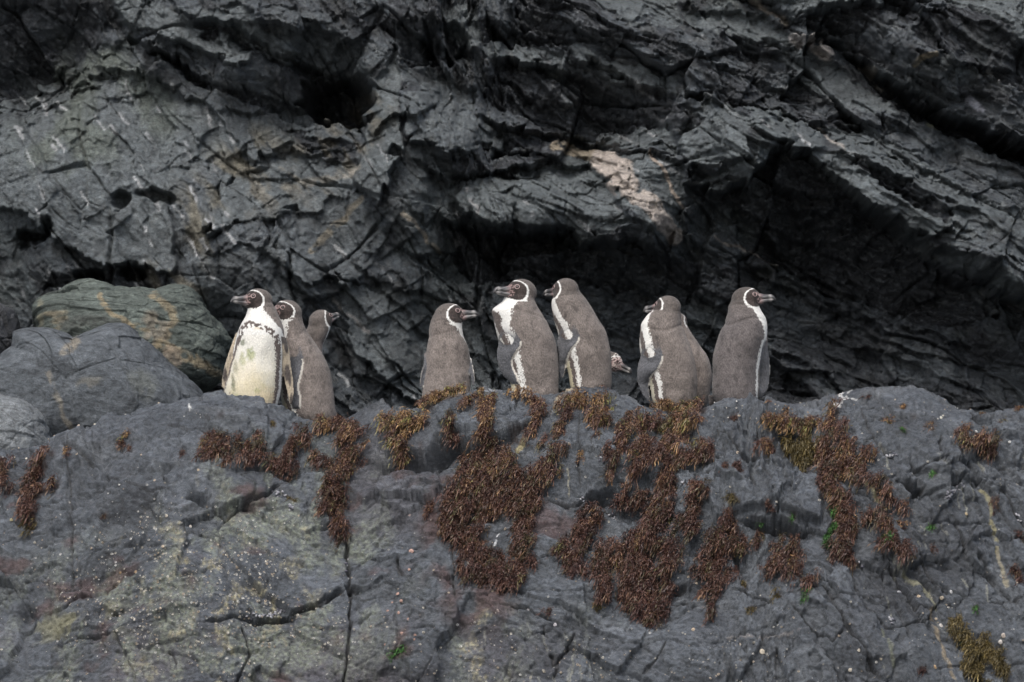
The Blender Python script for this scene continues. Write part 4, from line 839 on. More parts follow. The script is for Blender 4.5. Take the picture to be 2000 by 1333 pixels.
        fr = [[k * 6 + j, ((k + 1) % 16) * 6 + j, ((k + 1) % 16) * 6 + (j + 1) % 6, k * 6 + (j + 1) % 6] for k in range(16) for j in range(6)]
        me = bpy.data.meshes.new('eye_ring'); me.from_pydata([list(q) for q in rn], [], fr); link('eye_ring', me, RINGM, eo)
    # feet: webbed, three toes
    for sg in (-1, 1):
        fc = Sb * sg * .038 + Fb * .012; pv = []; fs = []; outl = [(-.022, -.012), (-.022, .012), (.0, .018), (.045, .042), (.058, .036), (.046, .018), (.066, .004), (.066, -.004), (.046, -.018), (.058, -.036), (.045, -.042), (0, -.018)]
        for z_f in (.0, .010):
            for a_, b_ in outl: pv.append(fc + Fb * a_ + Sb * b_ + np.array([0, 0, z_f + (.006 if a_ < .02 and z_f else 0)]))
        k = len(outl); fs = [list(range(k))[::-1], list(range(k, 2 * k))] + [[i, (i + 1) % k, k + (i + 1) % k, k + i] for i in range(k)]
        me = bpy.data.meshes.new('foot'); me.from_pydata([list(q) for q in pv], [], fs); set_col(me, np.tile(np.array((.07, .055, .055)), (2 * k, 1))); link('foot', me, FOOTM, root_o)
    return root_o, foot_z, cx_

GREEN = (.20, .24, .08); DGRN = (.07, .09, .04)
birds = []
birds.append(penguin('penguin facing the camera with a soiled white belly, head turned left', .27,
    [(604, 483, 538), (618, 479, 545), (634, 470, 551), (652, 463, 555), (675, 459, 556), (700, 453, 553), (731, 445, 552), (765, 437, 549), (790, 438, 543), (815, 447, 533)],
    -98, (505, 588, 29, 203, 3),
    [([(650, 460, 470), (680, 450, 463), (710, 440, 450), (742, 433, 443), (758, 434, 439)], 1, -.03, 'inner'),
     ([(660, 549, 560), (690, 551, 566), (720, 552, 571), (750, 556, 574), (775, 562, 574), (790, 566, 571)], -1, .006, 'inner')], seed=1, crease=.0,
    belly=[(475, 670, 9, 9, DGRN, .7), (490, 693, 12, 18, GREEN, .75), (474, 705, 10, 20, GREEN, .6), (460, 720, 7, 18, DGRN, .6), (456, 750, 6, 24, DGRN, .9), (462, 778, 9, 12, GREEN, .6), (502, 764, 9, 7, GREEN, .8),
           (530, 780, 60, 26, (.55, .44, .30), .5), (480, 740, 40, 60, (.62, .55, .42), .4), (505, 640, 10, 6, (.6, .5, .34), .6)]))
birds.append(penguin('penguin with its brown back to us half hidden behind the white bellied one', .42,
    [(608, 534, 590), (630, 535, 592), (650, 538, 602), (670, 540, 616), (690, 542, 630), (718, 543, 642), (754, 546, 650), (785, 550, 653), (810, 560, 655), (832, 580, 652)],
    150, (561, 610, 29, 207, 2),
    [([(672, 560, 586), (690, 556, 591), (712, 556, 593), (735, 558, 588), (760, 562, 584), (780, 568, 588), (798, 574, 588)], -1, .017, 'outer')], seed=2, crease=.003, tail=((645, 805), (658, 825), .03)))
birds.append(penguin('penguin behind the left pair showing only its raised nape and bill', .62,
    [(640, 600, 646), (655, 592, 640), (670, 588, 632), (690, 578, 630), (720, 566, 632), (760, 560, 636), (800, 562, 636), (825, 575, 625)],
    80, (626, 627, 26, 42, 18), [], seed=3, vox=.006))
birds.append(penguin('penguin with its back to the camera and its bill turned right', .30,
    [(625, 842, 903), (640, 839, 903), (657, 838, 906), (678, 835, 915), (699, 832, 918), (720, 830, 918), (740, 827, 919), (762, 824, 920), (785, 825, 918), (805, 836, 905)],
    82, (877, 617, 29.5, 0, 6),
    [([(690, 828, 842), (710, 828, 840), (735, 822, 834), (758, 819, 825)], 1, -.045, 'outer'),
     ([(700, 911, 921), (720, 915, 925), (740, 919, 928), (756, 924, 928)], 1, -.045, 'outer')], seed=4, crease=.002))
birds.append(penguin('big penguin in side view with bent flipper, bill pointing left', .26,
    [(590, 980, 1046), (604, 964, 1052), (625, 965, 1067), (645, 968, 1076), (667, 974, 1085), (699, 984, 1090), (730, 992, 1092), (755, 998, 1091), (775, 1000, 1089), (795, 1012, 1078)],
    157, (1019, 571, 31, 205, 4),
    [([(642, 985, 1004), (656, 976, 1010), (675, 972, 1017), (692, 969, 1006), (708, 971, 999), (724, 975, 1002), (738, 984, 1009), (749, 998, 1012)], -1, .022, 'outer')], seed=5, crease=.003))
birds.append(penguin('tall penguin leaning left in the middle with head turned away', .30,
    [(570, 1083, 1133), (590, 1077, 1149), (605, 1078, 1158), (619, 1080, 1166), (646, 1088, 1183), (678, 1096, 1191), (709, 1104, 1195), (740, 1111, 1195), (762, 1116, 1193), (785, 1128, 1182)],
    153, (1105, 567, 28, 142, -3),
    [([(636, 1104, 1122), (650, 1094, 1128), (667, 1087, 1129), (685, 1089, 1114), (709, 1091, 1106), (728, 1091, 1104), (739, 1093, 1100)], -1, .022, 'outer')], seed=6, darker=.92))
birds.append(penguin('penguin hidden behind the tall middle one except for its low patterned head', .62,
    [(715, 1160, 1196), (725, 1140, 1192), (745, 1130, 1190), (770, 1128, 1190), (800, 1140, 1185)],
    20, (1193, 707, 24, -12, -24), [], seed=7, vox=.005))
birds.append(penguin('penguin with long grey flipper hanging at its left side, bill turned away', .26,
    [(605, 1275, 1329), (618, 1262, 1330), (632, 1254, 1331), (647, 1251, 1338), (670, 1249, 1346), (704, 1254, 1357), (729, 1262, 1361), (760, 1270, 1362), (785, 1276, 1358), (805, 1288, 1345)],
    150, (1304, 601, 28, 147, -1),
    [([(670, 1262, 1284), (685, 1255, 1290), (703, 1248, 1292), (720, 1244, 1284), (738, 1243, 1270), (755, 1246, 1268), (772, 1253, 1270), (785, 1264, 1271)], -1, .022, 'outer')], seed=8, darker=.95, crease=.005))
birds.append(penguin('pale backed penguin mostly hidden behind its neighbour with the long flipper', .52,
    [(622, 1309, 1340), (640, 1308, 1344), (656, 1308, 1354), (675, 1308, 1367), (693, 1308, 1380), (712, 1308, 1388), (729, 1310, 1390), (760, 1312, 1389), (782, 1318, 1385), (805, 1330, 1372)],
    98, (1322, 628, 22, 62, 0), [], seed=9, vox=.006, darker=1.15))
birds.append(penguin('rightmost penguin, dark backed, head in sharp profile facing right', .24,
    [(600, 1422, 1484), (617, 1420, 1492), (631, 1415, 1498), (657, 1403, 1498), (687, 1394, 1490), (718, 1391, 1485), (745, 1391, 1483), (775, 1393, 1482), (790, 1400, 1478), (810, 1412, 1466)],
    57, (1457, 585, 29, -2, 5),
    [([(660, 1476, 1499), (680, 1473, 1500), (700, 1476, 1503), (715, 1481, 1505), (735, 1483, 1505), (752, 1482, 1503), (768, 1481, 1496), (778, 1482, 1488)], -1, -.035, 'outer')], seed=10, darker=.68, crease=.006, tint=(.95, .98, 1.06), tail=((1395, 775), (1388, 792), .03)))
for r_, fz, cx_ in birds: pass

# ------------------------------------------------------------------ SEAWEED, each mat and each tuft that can be told apart
def frond_material(name):
    m, t, b = bsdf_mat(name, .5, .45); at = t.nodes.new('ShaderNodeAttribute'); at.attribute_name = 'Col'; t.links.new(at.outputs['Color'], b.inputs['Base Color']); return m
WEEDM = frond_material('wet_red_seaweed')
ramp_red = [(.027, .012, .011), (.072, .032, .025), (.124, .065, .043), (.31, .19, .08)]
ramp_olive = [(.040, .032, .012), (.075, .058, .02), (.12, .088, .03), (.20, .15, .05)]
ramp_green = [(.02, .05, .012), (.035, .10, .022), (.06, .17, .035), (.12, .27, .06)]
rgw = np.random.RandomState(11)
wet = np.zeros(LU.shape)
WEED_N = [0]; wetmap = np.zeros((MH, MW))
def mound(u, v):
    """height (m) and slope of the swelling that a lock of weed makes: locks hang in overlapping lobes"""
    su, sv = 21.0, 34.0; x_ = (u + .35 * v) / su; y_ = v / sv; xi, yi = math.floor(x_), math.floor(y_); best = 9; bx = by = 0
    for dx in (-1, 0, 1):
        for dy in (-1, 0, 1):
            a_, b_ = np.array(xi + dx), np.array(yi + dy); px = xi + dx + .15 + .7 * float(rnd2(a_, b_, 61)); py_ = yi + dy + .15 + .7 * float(rnd2(a_, b_, 62)); d = (x_ - px) ** 2 + (y_ - py_) ** 2
            if d < best: best, bx, by = d, x_ - px, y_ - py_
    return max(0.0, 1 - best / .55) ** .5, bx, by
def link_tufts(t, gap=.026):
    """drop stray tufts, and bridge the rest so that a clump is one growth"""
    q = np.array([a[0] for a in t]); px = np.array([a[2] for a in t]); n = len(q); lab = -np.ones(n, int); c = 0
    for i in range(n):
        if lab[i] >= 0: continue
        st = [i]; lab[i] = c
        while st:
            k = st.pop(); nb = np.nonzero((lab < 0) & (np.linalg.norm(q - q[k], axis=1) < gap))[0]; lab[nb] = c; st += nb.tolist()
        c += 1
    cnt = np.bincount(lab); main = cnt.argmax(); keep = [i for i in range(n) if lab[i] == main]; extra = []
    for k in np.argsort(-cnt):
        if k == main or cnt[k] < 4: continue
        me_ = np.nonzero(lab == k)[0]; dd = np.linalg.norm(q[me_, None] - q[None, keep], axis=2); i, j = np.unravel_index(dd.argmin(), dd.shape)
        if dd.min() > .24: continue
        m = int(dd.min() / .012) + 1; A_, B_ = t[me_[i]], t[keep[j]]
        for e in range(1, m):
            f_ = e / m
            for _ in range(2): extra.append((A_[0] + (B_[0] - A_[0]) * f_ + rgw.normal(0, .003, 3), A_[1] * (1 - f_) + B_[1] * f_, (A_[2][0] + (B_[2][0] - A_[2][0]) * f_, A_[2][1] + (B_[2][1] - A_[2][1]) * f_), .6))
        keep += me_.tolist()
    return [t[i] for i in keep] + extra
def weed(label, strokes, gold=.3, ramp=ramp_red, cat='seaweed', name='seaweed_clump', group='red brown seaweed growing on the ledge', size=1.0, dens=1.0, hang=1.0, thick=1.0):
    """strokes: (points, half_width_px); the fronds grow out of the rock along the strokes and droop"""
    tufts = []
    for pts, w in strokes:
        w = w * (1.14 if w > 12 else 1.0)
        pts = np.array(pts, float) if len(pts) > 1 else np.array([pts[0], (pts[0][0] + .5, pts[0][1] + .5)], float)
        seg = np.hypot(*np.diff(pts, axis=0).T); L = seg.sum(); cum = np.concatenate([[0], np.cumsum(seg)])
        nT = max(6, int((L * 2 * w + math.pi * w * w) / 52 * dens))
        for _ in range(nT):
            q = rgw.rand() * (L + 2 * w) - w; px = np.interp(q, cum, pts[:, 0]); py_ = np.interp(q, cum, pts[:, 1]); a = rgw.rand() * 6.283; r = w * math.sqrt(rgw.rand())
            u, v = px + r * math.cos(a), py_ + r * math.sin(a)
            if w > 14 and noise(np.array(u * .05), np.array(v * .05), 900) + .45 * noise(np.array(u * .15), np.array(v * .15), 901) < -.16 - .80 * (1 - r / w): continue
            h = on_ledge(u, v)
            if h is not None: tufts.append((h[0], h[1], (u, v), r / w))
    if not tufts: return
    tufts = link_tufts(tufts)
    for t_ in tufts:
        a_, b_ = int(t_[2][0] / 2), int(t_[2][1] / 2)
        if 3 < a_ < MW - 4 and 3 < b_ < MH - 4: wetmap[b_ - 2:b_ + 3, a_ - 2:a_ + 3] += .35
    y_lo = min(t[2][1] for t in tufts); y_hi = max(t[2][1] for t in tufts) + 1e-6
    rp = np.array(ramp); Vs = []; Fs = []; Cs = []; base = 0; K = 6
    big = min(1.0, len(tufts) / 40)
    for p0, n, (u, v), rr in tufts:
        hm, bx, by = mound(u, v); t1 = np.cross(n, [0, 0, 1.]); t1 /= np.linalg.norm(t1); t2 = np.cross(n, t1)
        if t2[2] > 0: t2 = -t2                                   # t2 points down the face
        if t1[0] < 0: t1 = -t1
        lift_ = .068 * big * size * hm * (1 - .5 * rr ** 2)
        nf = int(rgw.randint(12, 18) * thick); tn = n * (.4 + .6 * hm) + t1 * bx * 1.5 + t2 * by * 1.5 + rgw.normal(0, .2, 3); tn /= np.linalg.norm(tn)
        e1_ = np.cross(tn, [.1, 0, 1.]); e1_ /= np.linalg.norm(e1_); e2_ = np.cross(tn, e1_)
        sc = size * rgw.uniform(.7, 1.2) * (1.05 - .35 * rr ** 2); a = rgw.rand(nf) * 6.283; tilt = rgw.rand(nf)
        dirs = np.outer(np.cos(a) * (.3 + tilt), e1_) + np.outer(np.sin(a) * (.3 + tilt), e2_) + np.outer(1.0 - .4 * tilt, tn)
        dirs += np.array([-.12, 0, -.35 * hang]); dirs /= np.linalg.norm(dirs, axis=1, keepdims=True)
        root = p0 + n * lift_ + np.outer(rgw.normal(0, .006, nf), e1_) + np.outer(rgw.normal(0, .006, nf), e2_) - tn * .004
        strg = rgw.rand(nf) < (.38 if size > .75 else .15); ln = sc * np.where(strg, rgw.uniform(.040, .085, nf), rgw.uniform(.018, .042, nf)) * (1 + .5 * (hang > 1) * rgw.rand(nf) ** 2)
        flow = np.array([-.42 + .25 * float(noise(np.array(u * .012), np.array(v * .012), 909)), -.15, -1.0]); flow /= np.linalg.norm(flow); dirs = np.where(strg[:, None], dirs * .45 + flow * .9, dirs); dirs /= np.linalg.norm(dirs, axis=1, keepdims=True); wd = rgw.uniform(.0008, .0019, nf) * (.7 + .3 * size)
        pos = root; d = dirs; nodes = []
        for k in range(K):
            sdv = np.cross(d, rgw.normal(0, 1, (nf, 3))); sdv /= np.linalg.norm(sdv, axis=1, keepdims=True) + 1e-9
            ww = wd * (.55, 1.0, 1.2, 1.3, 1.0, .4)[k]; nodes.append((pos - sdv * ww[:, None], pos + sdv * ww[:, None]))
            d = d + rgw.normal(0, 1, (nf, 3)) * np.where(strg, .22, .52)[:, None] + np.where(strg[:, None], flow * .35, np.array([-.05, 0, -.30 * hang])); d /= np.linalg.norm(d, axis=1, keepdims=True)
            pos = pos + d * (ln / (K - 1))[:, None]
            hgt = (pos - p0) @ n; pos = pos + np.outer(np.maximum(0, .003 - hgt), n)
        vv_ = np.stack([q for nd in nodes for q in nd], 1)      # nf, 2K, 3
        Vs.append(vv_.reshape(-1, 3)); f = np.array([[2 * k, 2 * k + 1, 2 * k + 3, 2 * k + 2] for k in range(K - 1)])
        Fs.append((f[None] + (base + np.arange(nf) * 2 * K)[:, None, None]).reshape(-1, 4)); base += nf * 2 * K
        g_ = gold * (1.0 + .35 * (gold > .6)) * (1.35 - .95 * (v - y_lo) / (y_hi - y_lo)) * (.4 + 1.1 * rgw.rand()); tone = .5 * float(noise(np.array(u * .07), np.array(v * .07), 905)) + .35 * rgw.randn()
        c = np.clip(.34 + .12 * strg[:, None] + .45 * (hm - .5) - .45 * by + tone + rgw.rand(nf)[:, None] * .8 + np.linspace(-.4, .4, K)[None] + g_ * 1.7 * np.linspace(.25, 1.1, K)[None], 0, 2.999)  # lobe tops painted lighter, hollows and lower sides darker, imitating self-shadow
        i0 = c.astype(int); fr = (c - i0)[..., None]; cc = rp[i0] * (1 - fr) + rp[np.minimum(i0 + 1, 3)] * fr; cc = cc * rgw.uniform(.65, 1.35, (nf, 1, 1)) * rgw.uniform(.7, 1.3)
        if rgw.rand() < .15 and ramp is ramp_red: cc = cc * np.array([.72, 1.1, .8])
        Cs.append(np.repeat(cc, 2, axis=1).reshape(-1, 3))
    v = np.concatenate(Vs); org = tufts[0][0]
    me = mesh_np(name, v - org, np.concatenate(Fs)); set_col(me, np.concatenate(Cs)); WEED_N[0] += len(me.polygons) * 2
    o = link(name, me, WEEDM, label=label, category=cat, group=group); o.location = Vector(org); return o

W = weed
W('red seaweed patch cut by the left edge of the photo, below the pale rock', [([(38, 897), (18, 912), (0, 930)], 15), ([(14, 955)], 15)], .35)
W('branching red seaweed patch beside the left edge one, ending in an olive tip', [([(92, 893), (78, 915), (62, 945), (62, 975), (58, 1005)], 16), ([(112, 945), (98, 962)], 11)], .3)
W('olive tuft at the foot of the branching patch near the left edge', [([(58, 1022)], 13)], .4, ramp_olive)
W('small red tuft at the top of the thin vertical crack on the left', [([(137, 868), (136, 880)], 11)], .7, size=.8)
W('slim slanting golden tuft left of the white bellied penguin', [([(262, 830), (246, 850), (236, 868)], 8)], .9, size=.7)
W('little tuft just right of the slim slanting golden one', [([(255, 862), (250, 872)], 7)], .8, size=.6)
W('isolated golden tuft in front of the white bellied penguin', [([(434, 802), (430, 812)], 8)], 1.0, size=.65)
W('tiny olive tuft on the bare shoulder in front of the left penguins', [([(537, 823), (532, 828)], 4)], .8, ramp_olive, size=.5)
W('tiny red tuft left of the long horizontal mat', [([(356, 884)], 4)], .6, size=.5)
W('small slanting red tuft alone on the dark left face', [([(218, 997), (208, 1006), (197, 1018)], 5)], .4, size=.6)
W('long horizontal red brown mat below the white bellied penguin', [([(395, 895), (415, 875)], 13), ([(430, 880), (470, 882), (510, 885)], 31), ([(545, 898), (565, 905)], 24), ([(575, 860), (600, 850)], 17)], .35)
W('thick drooping mat below the backs of the left pair, running down to the left', [([(625, 840), (700, 842)], 15), ([(700, 855), (670, 880)], 24), ([(712, 880), (680, 910), (655, 930)], 18), ([(650, 945), (640, 965)], 14), ([(620, 895), (612, 905)], 11)], .5)
W('ragged tuft below the thick drooping mat, on the left of the vertical crack', [([(670, 960), (650, 985), (648, 1000)], 19)], .3)
W('low tuft hanging at the top of the long vertical crack', [([(663, 1030), (668, 1055)], 16)], .3)
W('small brown tuft beside a cluster of mussels on the left face', [([(570, 975), (575, 982)], 9)], .35, ramp_olive, size=.6)
W('golden topped mat spilling over the edge left of the back view penguin', [([(745, 825), (800, 818), (840, 822)], 10), ([(795, 835), (790, 865)], 16), ([(790, 885), (784, 912)], 10)], .8, hang=1.3)
W('small hanging tuft on the grey block under the golden topped mat', [([(830, 852), (822, 872)], 8)], .7, size=.7)
W('golden weed curling round the feet of the back view penguin', [([(905, 764), (880, 770), (850, 778), (820, 798)], 9), ([(860, 775), (835, 800)], 9)], .95, size=.8)
W('dark tuft hanging over the left end of the wide crack', [([(885, 812), (882, 835), (880, 855)], 15)], .5, hang=1.2)
W('large golden headed clump hanging left of the bent flipper penguin', [([(975, 783), (955, 790)], 15), ([(950, 810), (935, 840)], 24), ([(945, 855), (965, 860)], 17)], .65, hang=1.3)
W('large hanging clump below the bent flipper penguin', [([(1010, 795), (1000, 825), (990, 855)], 24), ([(1025, 830), (1010, 862)], 13)], .6, hang=1.3)
W('golden weed at the feet of the bent flipper penguin', [([(1000, 772), (1045, 782)], 9), ([(1055, 788), (1035, 787)], 9)], 1.0, size=.8)
W('slim weed draped into the right end of the wide crack', [([(1062, 805), (1045, 830), (1035, 852)], 9), ([(1048, 798), (1050, 812)], 8)], .5, hang=1.3)
W('golden brown mat in front of the tall middle penguin', [([(1105, 800), (1125, 788), (1190, 778)], 14), ([(1110, 805), (1102, 815)], 11)], .9)
W('slender drooping tuft below the tall middle penguin', [([(1098, 828), (1090, 850), (1080, 875)], 10)], .6, hang=1.5)
W('thin leaf like tuft left of the slender drooping one', [([(1068, 848), (1058, 868), (1052, 882)], 6)], .5, hang=1.5, size=.8)
W('two small tufts stacked beside the thin straight seam', [([(1140, 880), (1133, 898)], 8)], .9, size=.6)
W('small upright tuft high on the bare slab right of the seam', [([(1160, 828), (1152, 848)], 6)], .8, size=.6)
W('smaller leaning tuft high on the bare slab right of the seam', [([(1182, 822), (1168, 846)], 5)], .6, size=.6)
W('golden fringe along the edge between the low head and the long flipper', [([(1228, 788), (1245, 798)], 10), ([(1185, 800), (1225, 803)], 6)], .95, size=.8)
W('golden fringe at the feet of the long flipper penguin', [([(1262, 800), (1310, 796), (1375, 800)], 9)], .85, size=.85)
W('big left hand mat of slanting weed in the middle of the face', [([(965, 882), (930, 905)], 20), ([(925, 930), (895, 975)], 34), ([(985, 905), (960, 955)], 34), ([(900, 1000), (880, 1020)], 22), ([(985, 965), (950, 1000), (910, 1045)], 24)], .38, hang=1.2)
W('slanting weed mat right beside the big left hand one', [([(1088, 895), (1060, 920), (1035, 950)], 24), ([(1025, 975), (1010, 1000)], 24), ([(1040, 985), (1020, 1015)], 16)], .35, hang=1.2)
W('lowest thick mat left of the middle, ending above the reddish rock', [([(885, 1030), (905, 1060)], 22), ([(925, 1065), (930, 1110)], 30), ([(960, 1100), (1000, 1125)], 25), ([(940, 1125), (1010, 1130)], 16)], .25)
W('mat to the right of the small white splash on the middle face', [([(1032, 1010), (1015, 1040)], 16), ([(1025, 1055), (1020, 1090), (1030, 1115)], 22)], .3)
W('small tuft alone left of the big mats', [([(838, 985), (846, 995)], 12)], .35)
W('strand of weed falling left of the broad central curtain', [([(1235, 822), (1215, 850), (1195, 890)], 15), ([(1200, 900), (1190, 925)], 9)], .5, hang=1.4)
W('broad curtain of weed hanging below the long flipper penguin', [([(1260, 825), (1225, 905)], 17), ([(1300, 830), (1280, 880)], 30), ([(1250, 900), (1235, 930)], 11), ([(1305, 900), (1300, 940)], 24), ([(1340, 870), (1350, 910)], 22)], .55, hang=1.4)
W('weed bunch between the broad curtain and the smooth grey slab', [([(1370, 830), (1385, 815)], 12), ([(1375, 875), (1388, 895)], 15)], .5, ramp_red)
W('round bushy tuft under the broad curtain', [([(1228, 975), (1245, 985)], 25)], .3)
W('long thick strand winding down the centre of the face', [([(1305, 945), (1300, 975)], 19), ([(1290, 1000), (1270, 1040)], 25), ([(1255, 1060), (1235, 1095)], 30), ([(1250, 1120), (1245, 1160)], 34), ([(1260, 1180), (1285, 1195)], 25)], .28, hang=1.3)
W('bunch of weed left of the long thick central strand', [([(1155, 1010), (1140, 1045)], 20), ([(1130, 1060), (1100, 1090)], 25), ([(1125, 1110)], 16)], .28)
W('weed bunch joining the central strand from the left', [([(1190, 1075), (1165, 1105)], 22), ([(1185, 1125), (1175, 1160)], 17)], .28)
W('column of weed just right of the winding central strand', [([(1368, 950), (1352, 985)], 17), ([(1350, 1010), (1345, 1035)], 22)], .3)
W('dark weed bunch hugging the right side of the winding strand', [([(1315, 1060), (1310, 1100)], 22), ([(1305, 1140), (1305, 1170)], 16)], .22)
W('ragged weed between the column and the grey block', [([(1420, 1015), (1430, 1030)], 16), ([(1400, 1060), (1440, 1065)], 24), ([(1390, 1090), (1370, 1110)], 20)], .28)
W('little tuft at the right end of the ragged weed', [([(1482, 1053)], 13)], .45, size=.8)
W('small tuft pair on the left of the grey block', [([(1425, 970)], 8), ([(1434, 978)], 7)], .3, ramp_olive, size=.6)
W('flat tuft on the front of the grey block', [([(1495, 985), (1502, 992)], 9)], .3, size=.6)
W('dark fringe along the step between the two smooth slabs', [([(1405, 905), (1440, 915)], 10), ([(1445, 925)], 6)], .3, size=.8)
W('weed hanging over the left end of the grey slab top', [([(1365, 812), (1395, 810)], 10), ([(1360, 835), (1380, 845)], 9)], .4)
W('small tuft at the edge right of the long flipper penguin', [([(1415, 812), (1422, 818)], 7), ([(1442, 816)], 6)], .5, size=.6)
W('dark strand down the right side of the smooth slab', [([(1470, 838), (1490, 860), (1505, 890), (1515, 905)], 13)], .4)
W('golden brown mat on the flat step right of the rightmost penguin', [([(1500, 835), (1540, 822), (1590, 825)], 11), ([(1545, 840), (1590, 838)], 8)], .8)
W('greenish brown weed bunch in the recess above the grey block', [([(1540, 870), (1560, 900)], 24), ([(1590, 865), (1580, 905)], 20)], .35, ramp_olive)
W('largest red mat on the right with a curling arm down to the right', [([(1630, 865), (1640, 900)], 35), ([(1660, 880), (1680, 930)], 26), ([(1610, 900), (1620, 935)], 24), ([(1700, 880)], 13), ([(1715, 930), (1735, 955)], 15), ([(1750, 975), (1766, 1003)], 7)], .45)
W('tuft above the largest red mat on the flat step', [([(1620, 828), (1660, 838)], 12), ([(1640, 800), (1632, 812)], 12)], .7)
W('long red strand falling from the largest red mat', [([(1605, 925), (1625, 955)], 13), ([(1640, 965), (1650, 1000)], 16), ([(1655, 1020), (1658, 1050)], 17), ([(1640, 1070), (1650, 1095)], 19)], .35, hang=1.2)
W('small red tuft right of the long red strand', [([(1695, 1002), (1698, 1018)], 10)], .4, size=.8)
W('slanting red strand with green algae along its left side', [([(1712, 1000), (1725, 1020), (1745, 1045), (1768, 1070)], 11), ([(1770, 1082), (1775, 1090)], 13), ([(1725, 1062)], 9)], .35)
W('small red tuft hanging above the slanting red strand', [([(1762, 1018), (1764, 1028)], 10)], .5, size=.8)
W('hooked red clump low between the centre and the right strand', [([(1535, 1065), (1560, 1090)], 22), ([(1525, 1100), (1555, 1125)], 19), ([(1495, 1110), (1515, 1120)], 11), ([(1592, 1125), (1590, 1145)], 7)], .35)
W('small round tuft left of the hooked red clump', [([(1432, 1122)], 13)], .35, size=.8)
W('dark round tuft between two cracks under the ragged weed', [([(1460, 1140)], 11)], .2, ramp_olive, size=.8)
W('dark stringy weed hanging in the deep lower crack', [([(1405, 1105), (1400, 1140)], 15), ([(1375, 1165), (1400, 1160)], 13), ([(1385, 1200)], 12)], .2)
W('olive tuft below the long crack right of centre', [([(1515, 1155), (1535, 1165)], 10)], .5, ramp_olive, size=.8)
W('tiny dark tuft on the smooth rock low right of centre', [([(1468, 1190)], 8)], .1, ramp_olive, size=.6)
W('small brown tuft below the mats in the lower middle', [([(1072, 1172), (1066, 1195)], 9)], .35, size=.7)
W('small olive tuft in the shade under the winding strand', [([(1168, 1185)], 10)], .3, ramp_olive, size=.6)
W('small golden tuft on the rim above the right slab', [([(1785, 805), (1782, 815)], 8)], .8, size=.6)
W('upright red tuft on the right slab below the rim', [([(1735, 818), (1733, 832)], 10)], .6, size=.75)
W('thin golden fringe on the rim of the right hump', [([(1735, 790), (1765, 790)], 6), ([(1710, 797), (1728, 803)], 6)], .9, size=.6)
W('thin brown fringe beside the white splash on the right hump', [([(1672, 778), (1700, 775)], 5)], .6, size=.55)
W('short fringe on the skyline right of the rightmost penguin', [([(1503, 785), (1522, 783)], 4)], .6, size=.5)
W('small pale gold tuft at the corner right of the right slab', [([(1812, 825), (1826, 834)], 7)], .9, size=.6)
W('hooked red clump near the right edge, left part', [([(1885, 825), (1878, 845)], 12), ([(1885, 860), (1895, 868)], 9)], .5)
W('bushy red clump near the right edge, below the hooked one', [([(1915, 855), (1940, 860)], 13), ([(1932, 878), (1928, 890)], 11)], .5)
W('small red tuft on the skyline near the right edge', [([(1917, 795), (1908, 808)], 8)], .6, size=.7)
W('small red tuft below the skyline beside white barnacles at far right', [([(1962, 815), (1958, 830)], 8)], .6, size=.7)
W('golden tuft on the skyline at the right edge', [([(1980, 795), (2000, 793)], 8)], .8, size=.7)
W('dark red tuft in the hollow at the right edge', [([(1940, 975), (1945, 995)], 8)], .4, size=.6)
W('dark red tuft on the crack under the right edge hollow', [([(1985, 1035), (1995, 1050)], 8)], .4, size=.6)
W('small red tuft alone on the right face', [([(1820, 1073)], 9)], .45, size=.7)
W('round dark red tuft near the lower right edge', [([(1984, 1110)], 9), ([(1992, 1130)], 5)], .35, size=.7)
W('small dark red tuft at the bottom near the lower right', [([(1802, 1308)], 6)], .3, size=.6)
W('broad olive mat in the lower right corner', [([(1868, 1225), (1880, 1240)], 17), ([(1885, 1265), (1900, 1290)], 20), ([(1905, 1310), (1920, 1325)], 17)], .45, ramp_olive, group='olive seaweed in the lower right corner')
W('narrow olive strand right of the broad olive mat', [([(1920, 1245), (1940, 1275), (1965, 1315)], 11)], .5, ramp_olive, group='olive seaweed in the lower right corner')
W('golden fringe on the rim between the back view and the bent flipper penguin', [([(935, 772), (965, 770)], 7), ([(900, 795), (940, 785)], 8)], .9, size=.8)
W('draped fringe under the rim in front of the low head', [([(1150, 812), (1200, 815)], 11), ([(1160, 830), (1165, 850)], 8)], .7, hang=1.3)
W('thick fringe below the gap between long flipper and rightmost penguins', [([(1320, 815), (1360, 822)], 14), ([(1330, 835), (1335, 850)], 14)], .7, hang=1.2)
W('drooping fringe on the block above the wide crack', [([(755, 840), (765, 870)], 10), ([(820, 835), (850, 830)], 8)], .7, hang=1.2)
for lab, st in [('bright green algae tuft beside the long red strand', [([(1635, 995), (1630, 1030)], 13), ([(1615, 1055), (1625, 1070)], 15)]), ('green algae along the slanting red strand', [([(1735, 1050), (1750, 1075)], 10)]),
                ('thin green algae under the crack of the grey block', [([(1483, 1022), (1505, 1028)], 5)]), ('green algae under the hooked red clump', [([(1575, 1140), (1572, 1165)], 10)]),
                ('small green algae tuft on the barnacled right slab', [([(1765, 838)], 6)]), ('small green algae speck high on the right face', [([(1822, 925)], 4)]), ('green algae speck left of the yellow vein', [([(1820, 1030)], 5)]), ('green algae specks on the front of the grey block', [([(1550, 1010)], 6)]),
                ('green algae spot inside the broad olive mat', [([(1880, 1245), (1885, 1258)], 8)]), ('small green algae tuft low on the right face', [([(1905, 1192)], 6)]), ('dark green algae stain near the bottom centre', [([(772, 1280)], 12), ([(785, 1265)], 6)])]:
    weed(lab, st, .35, ramp_green, 'algae', 'green_algae', 'green algae on the ledge', size=.5, dens=1.2, thick=.8)
print('weed tris', WEED_N[0])
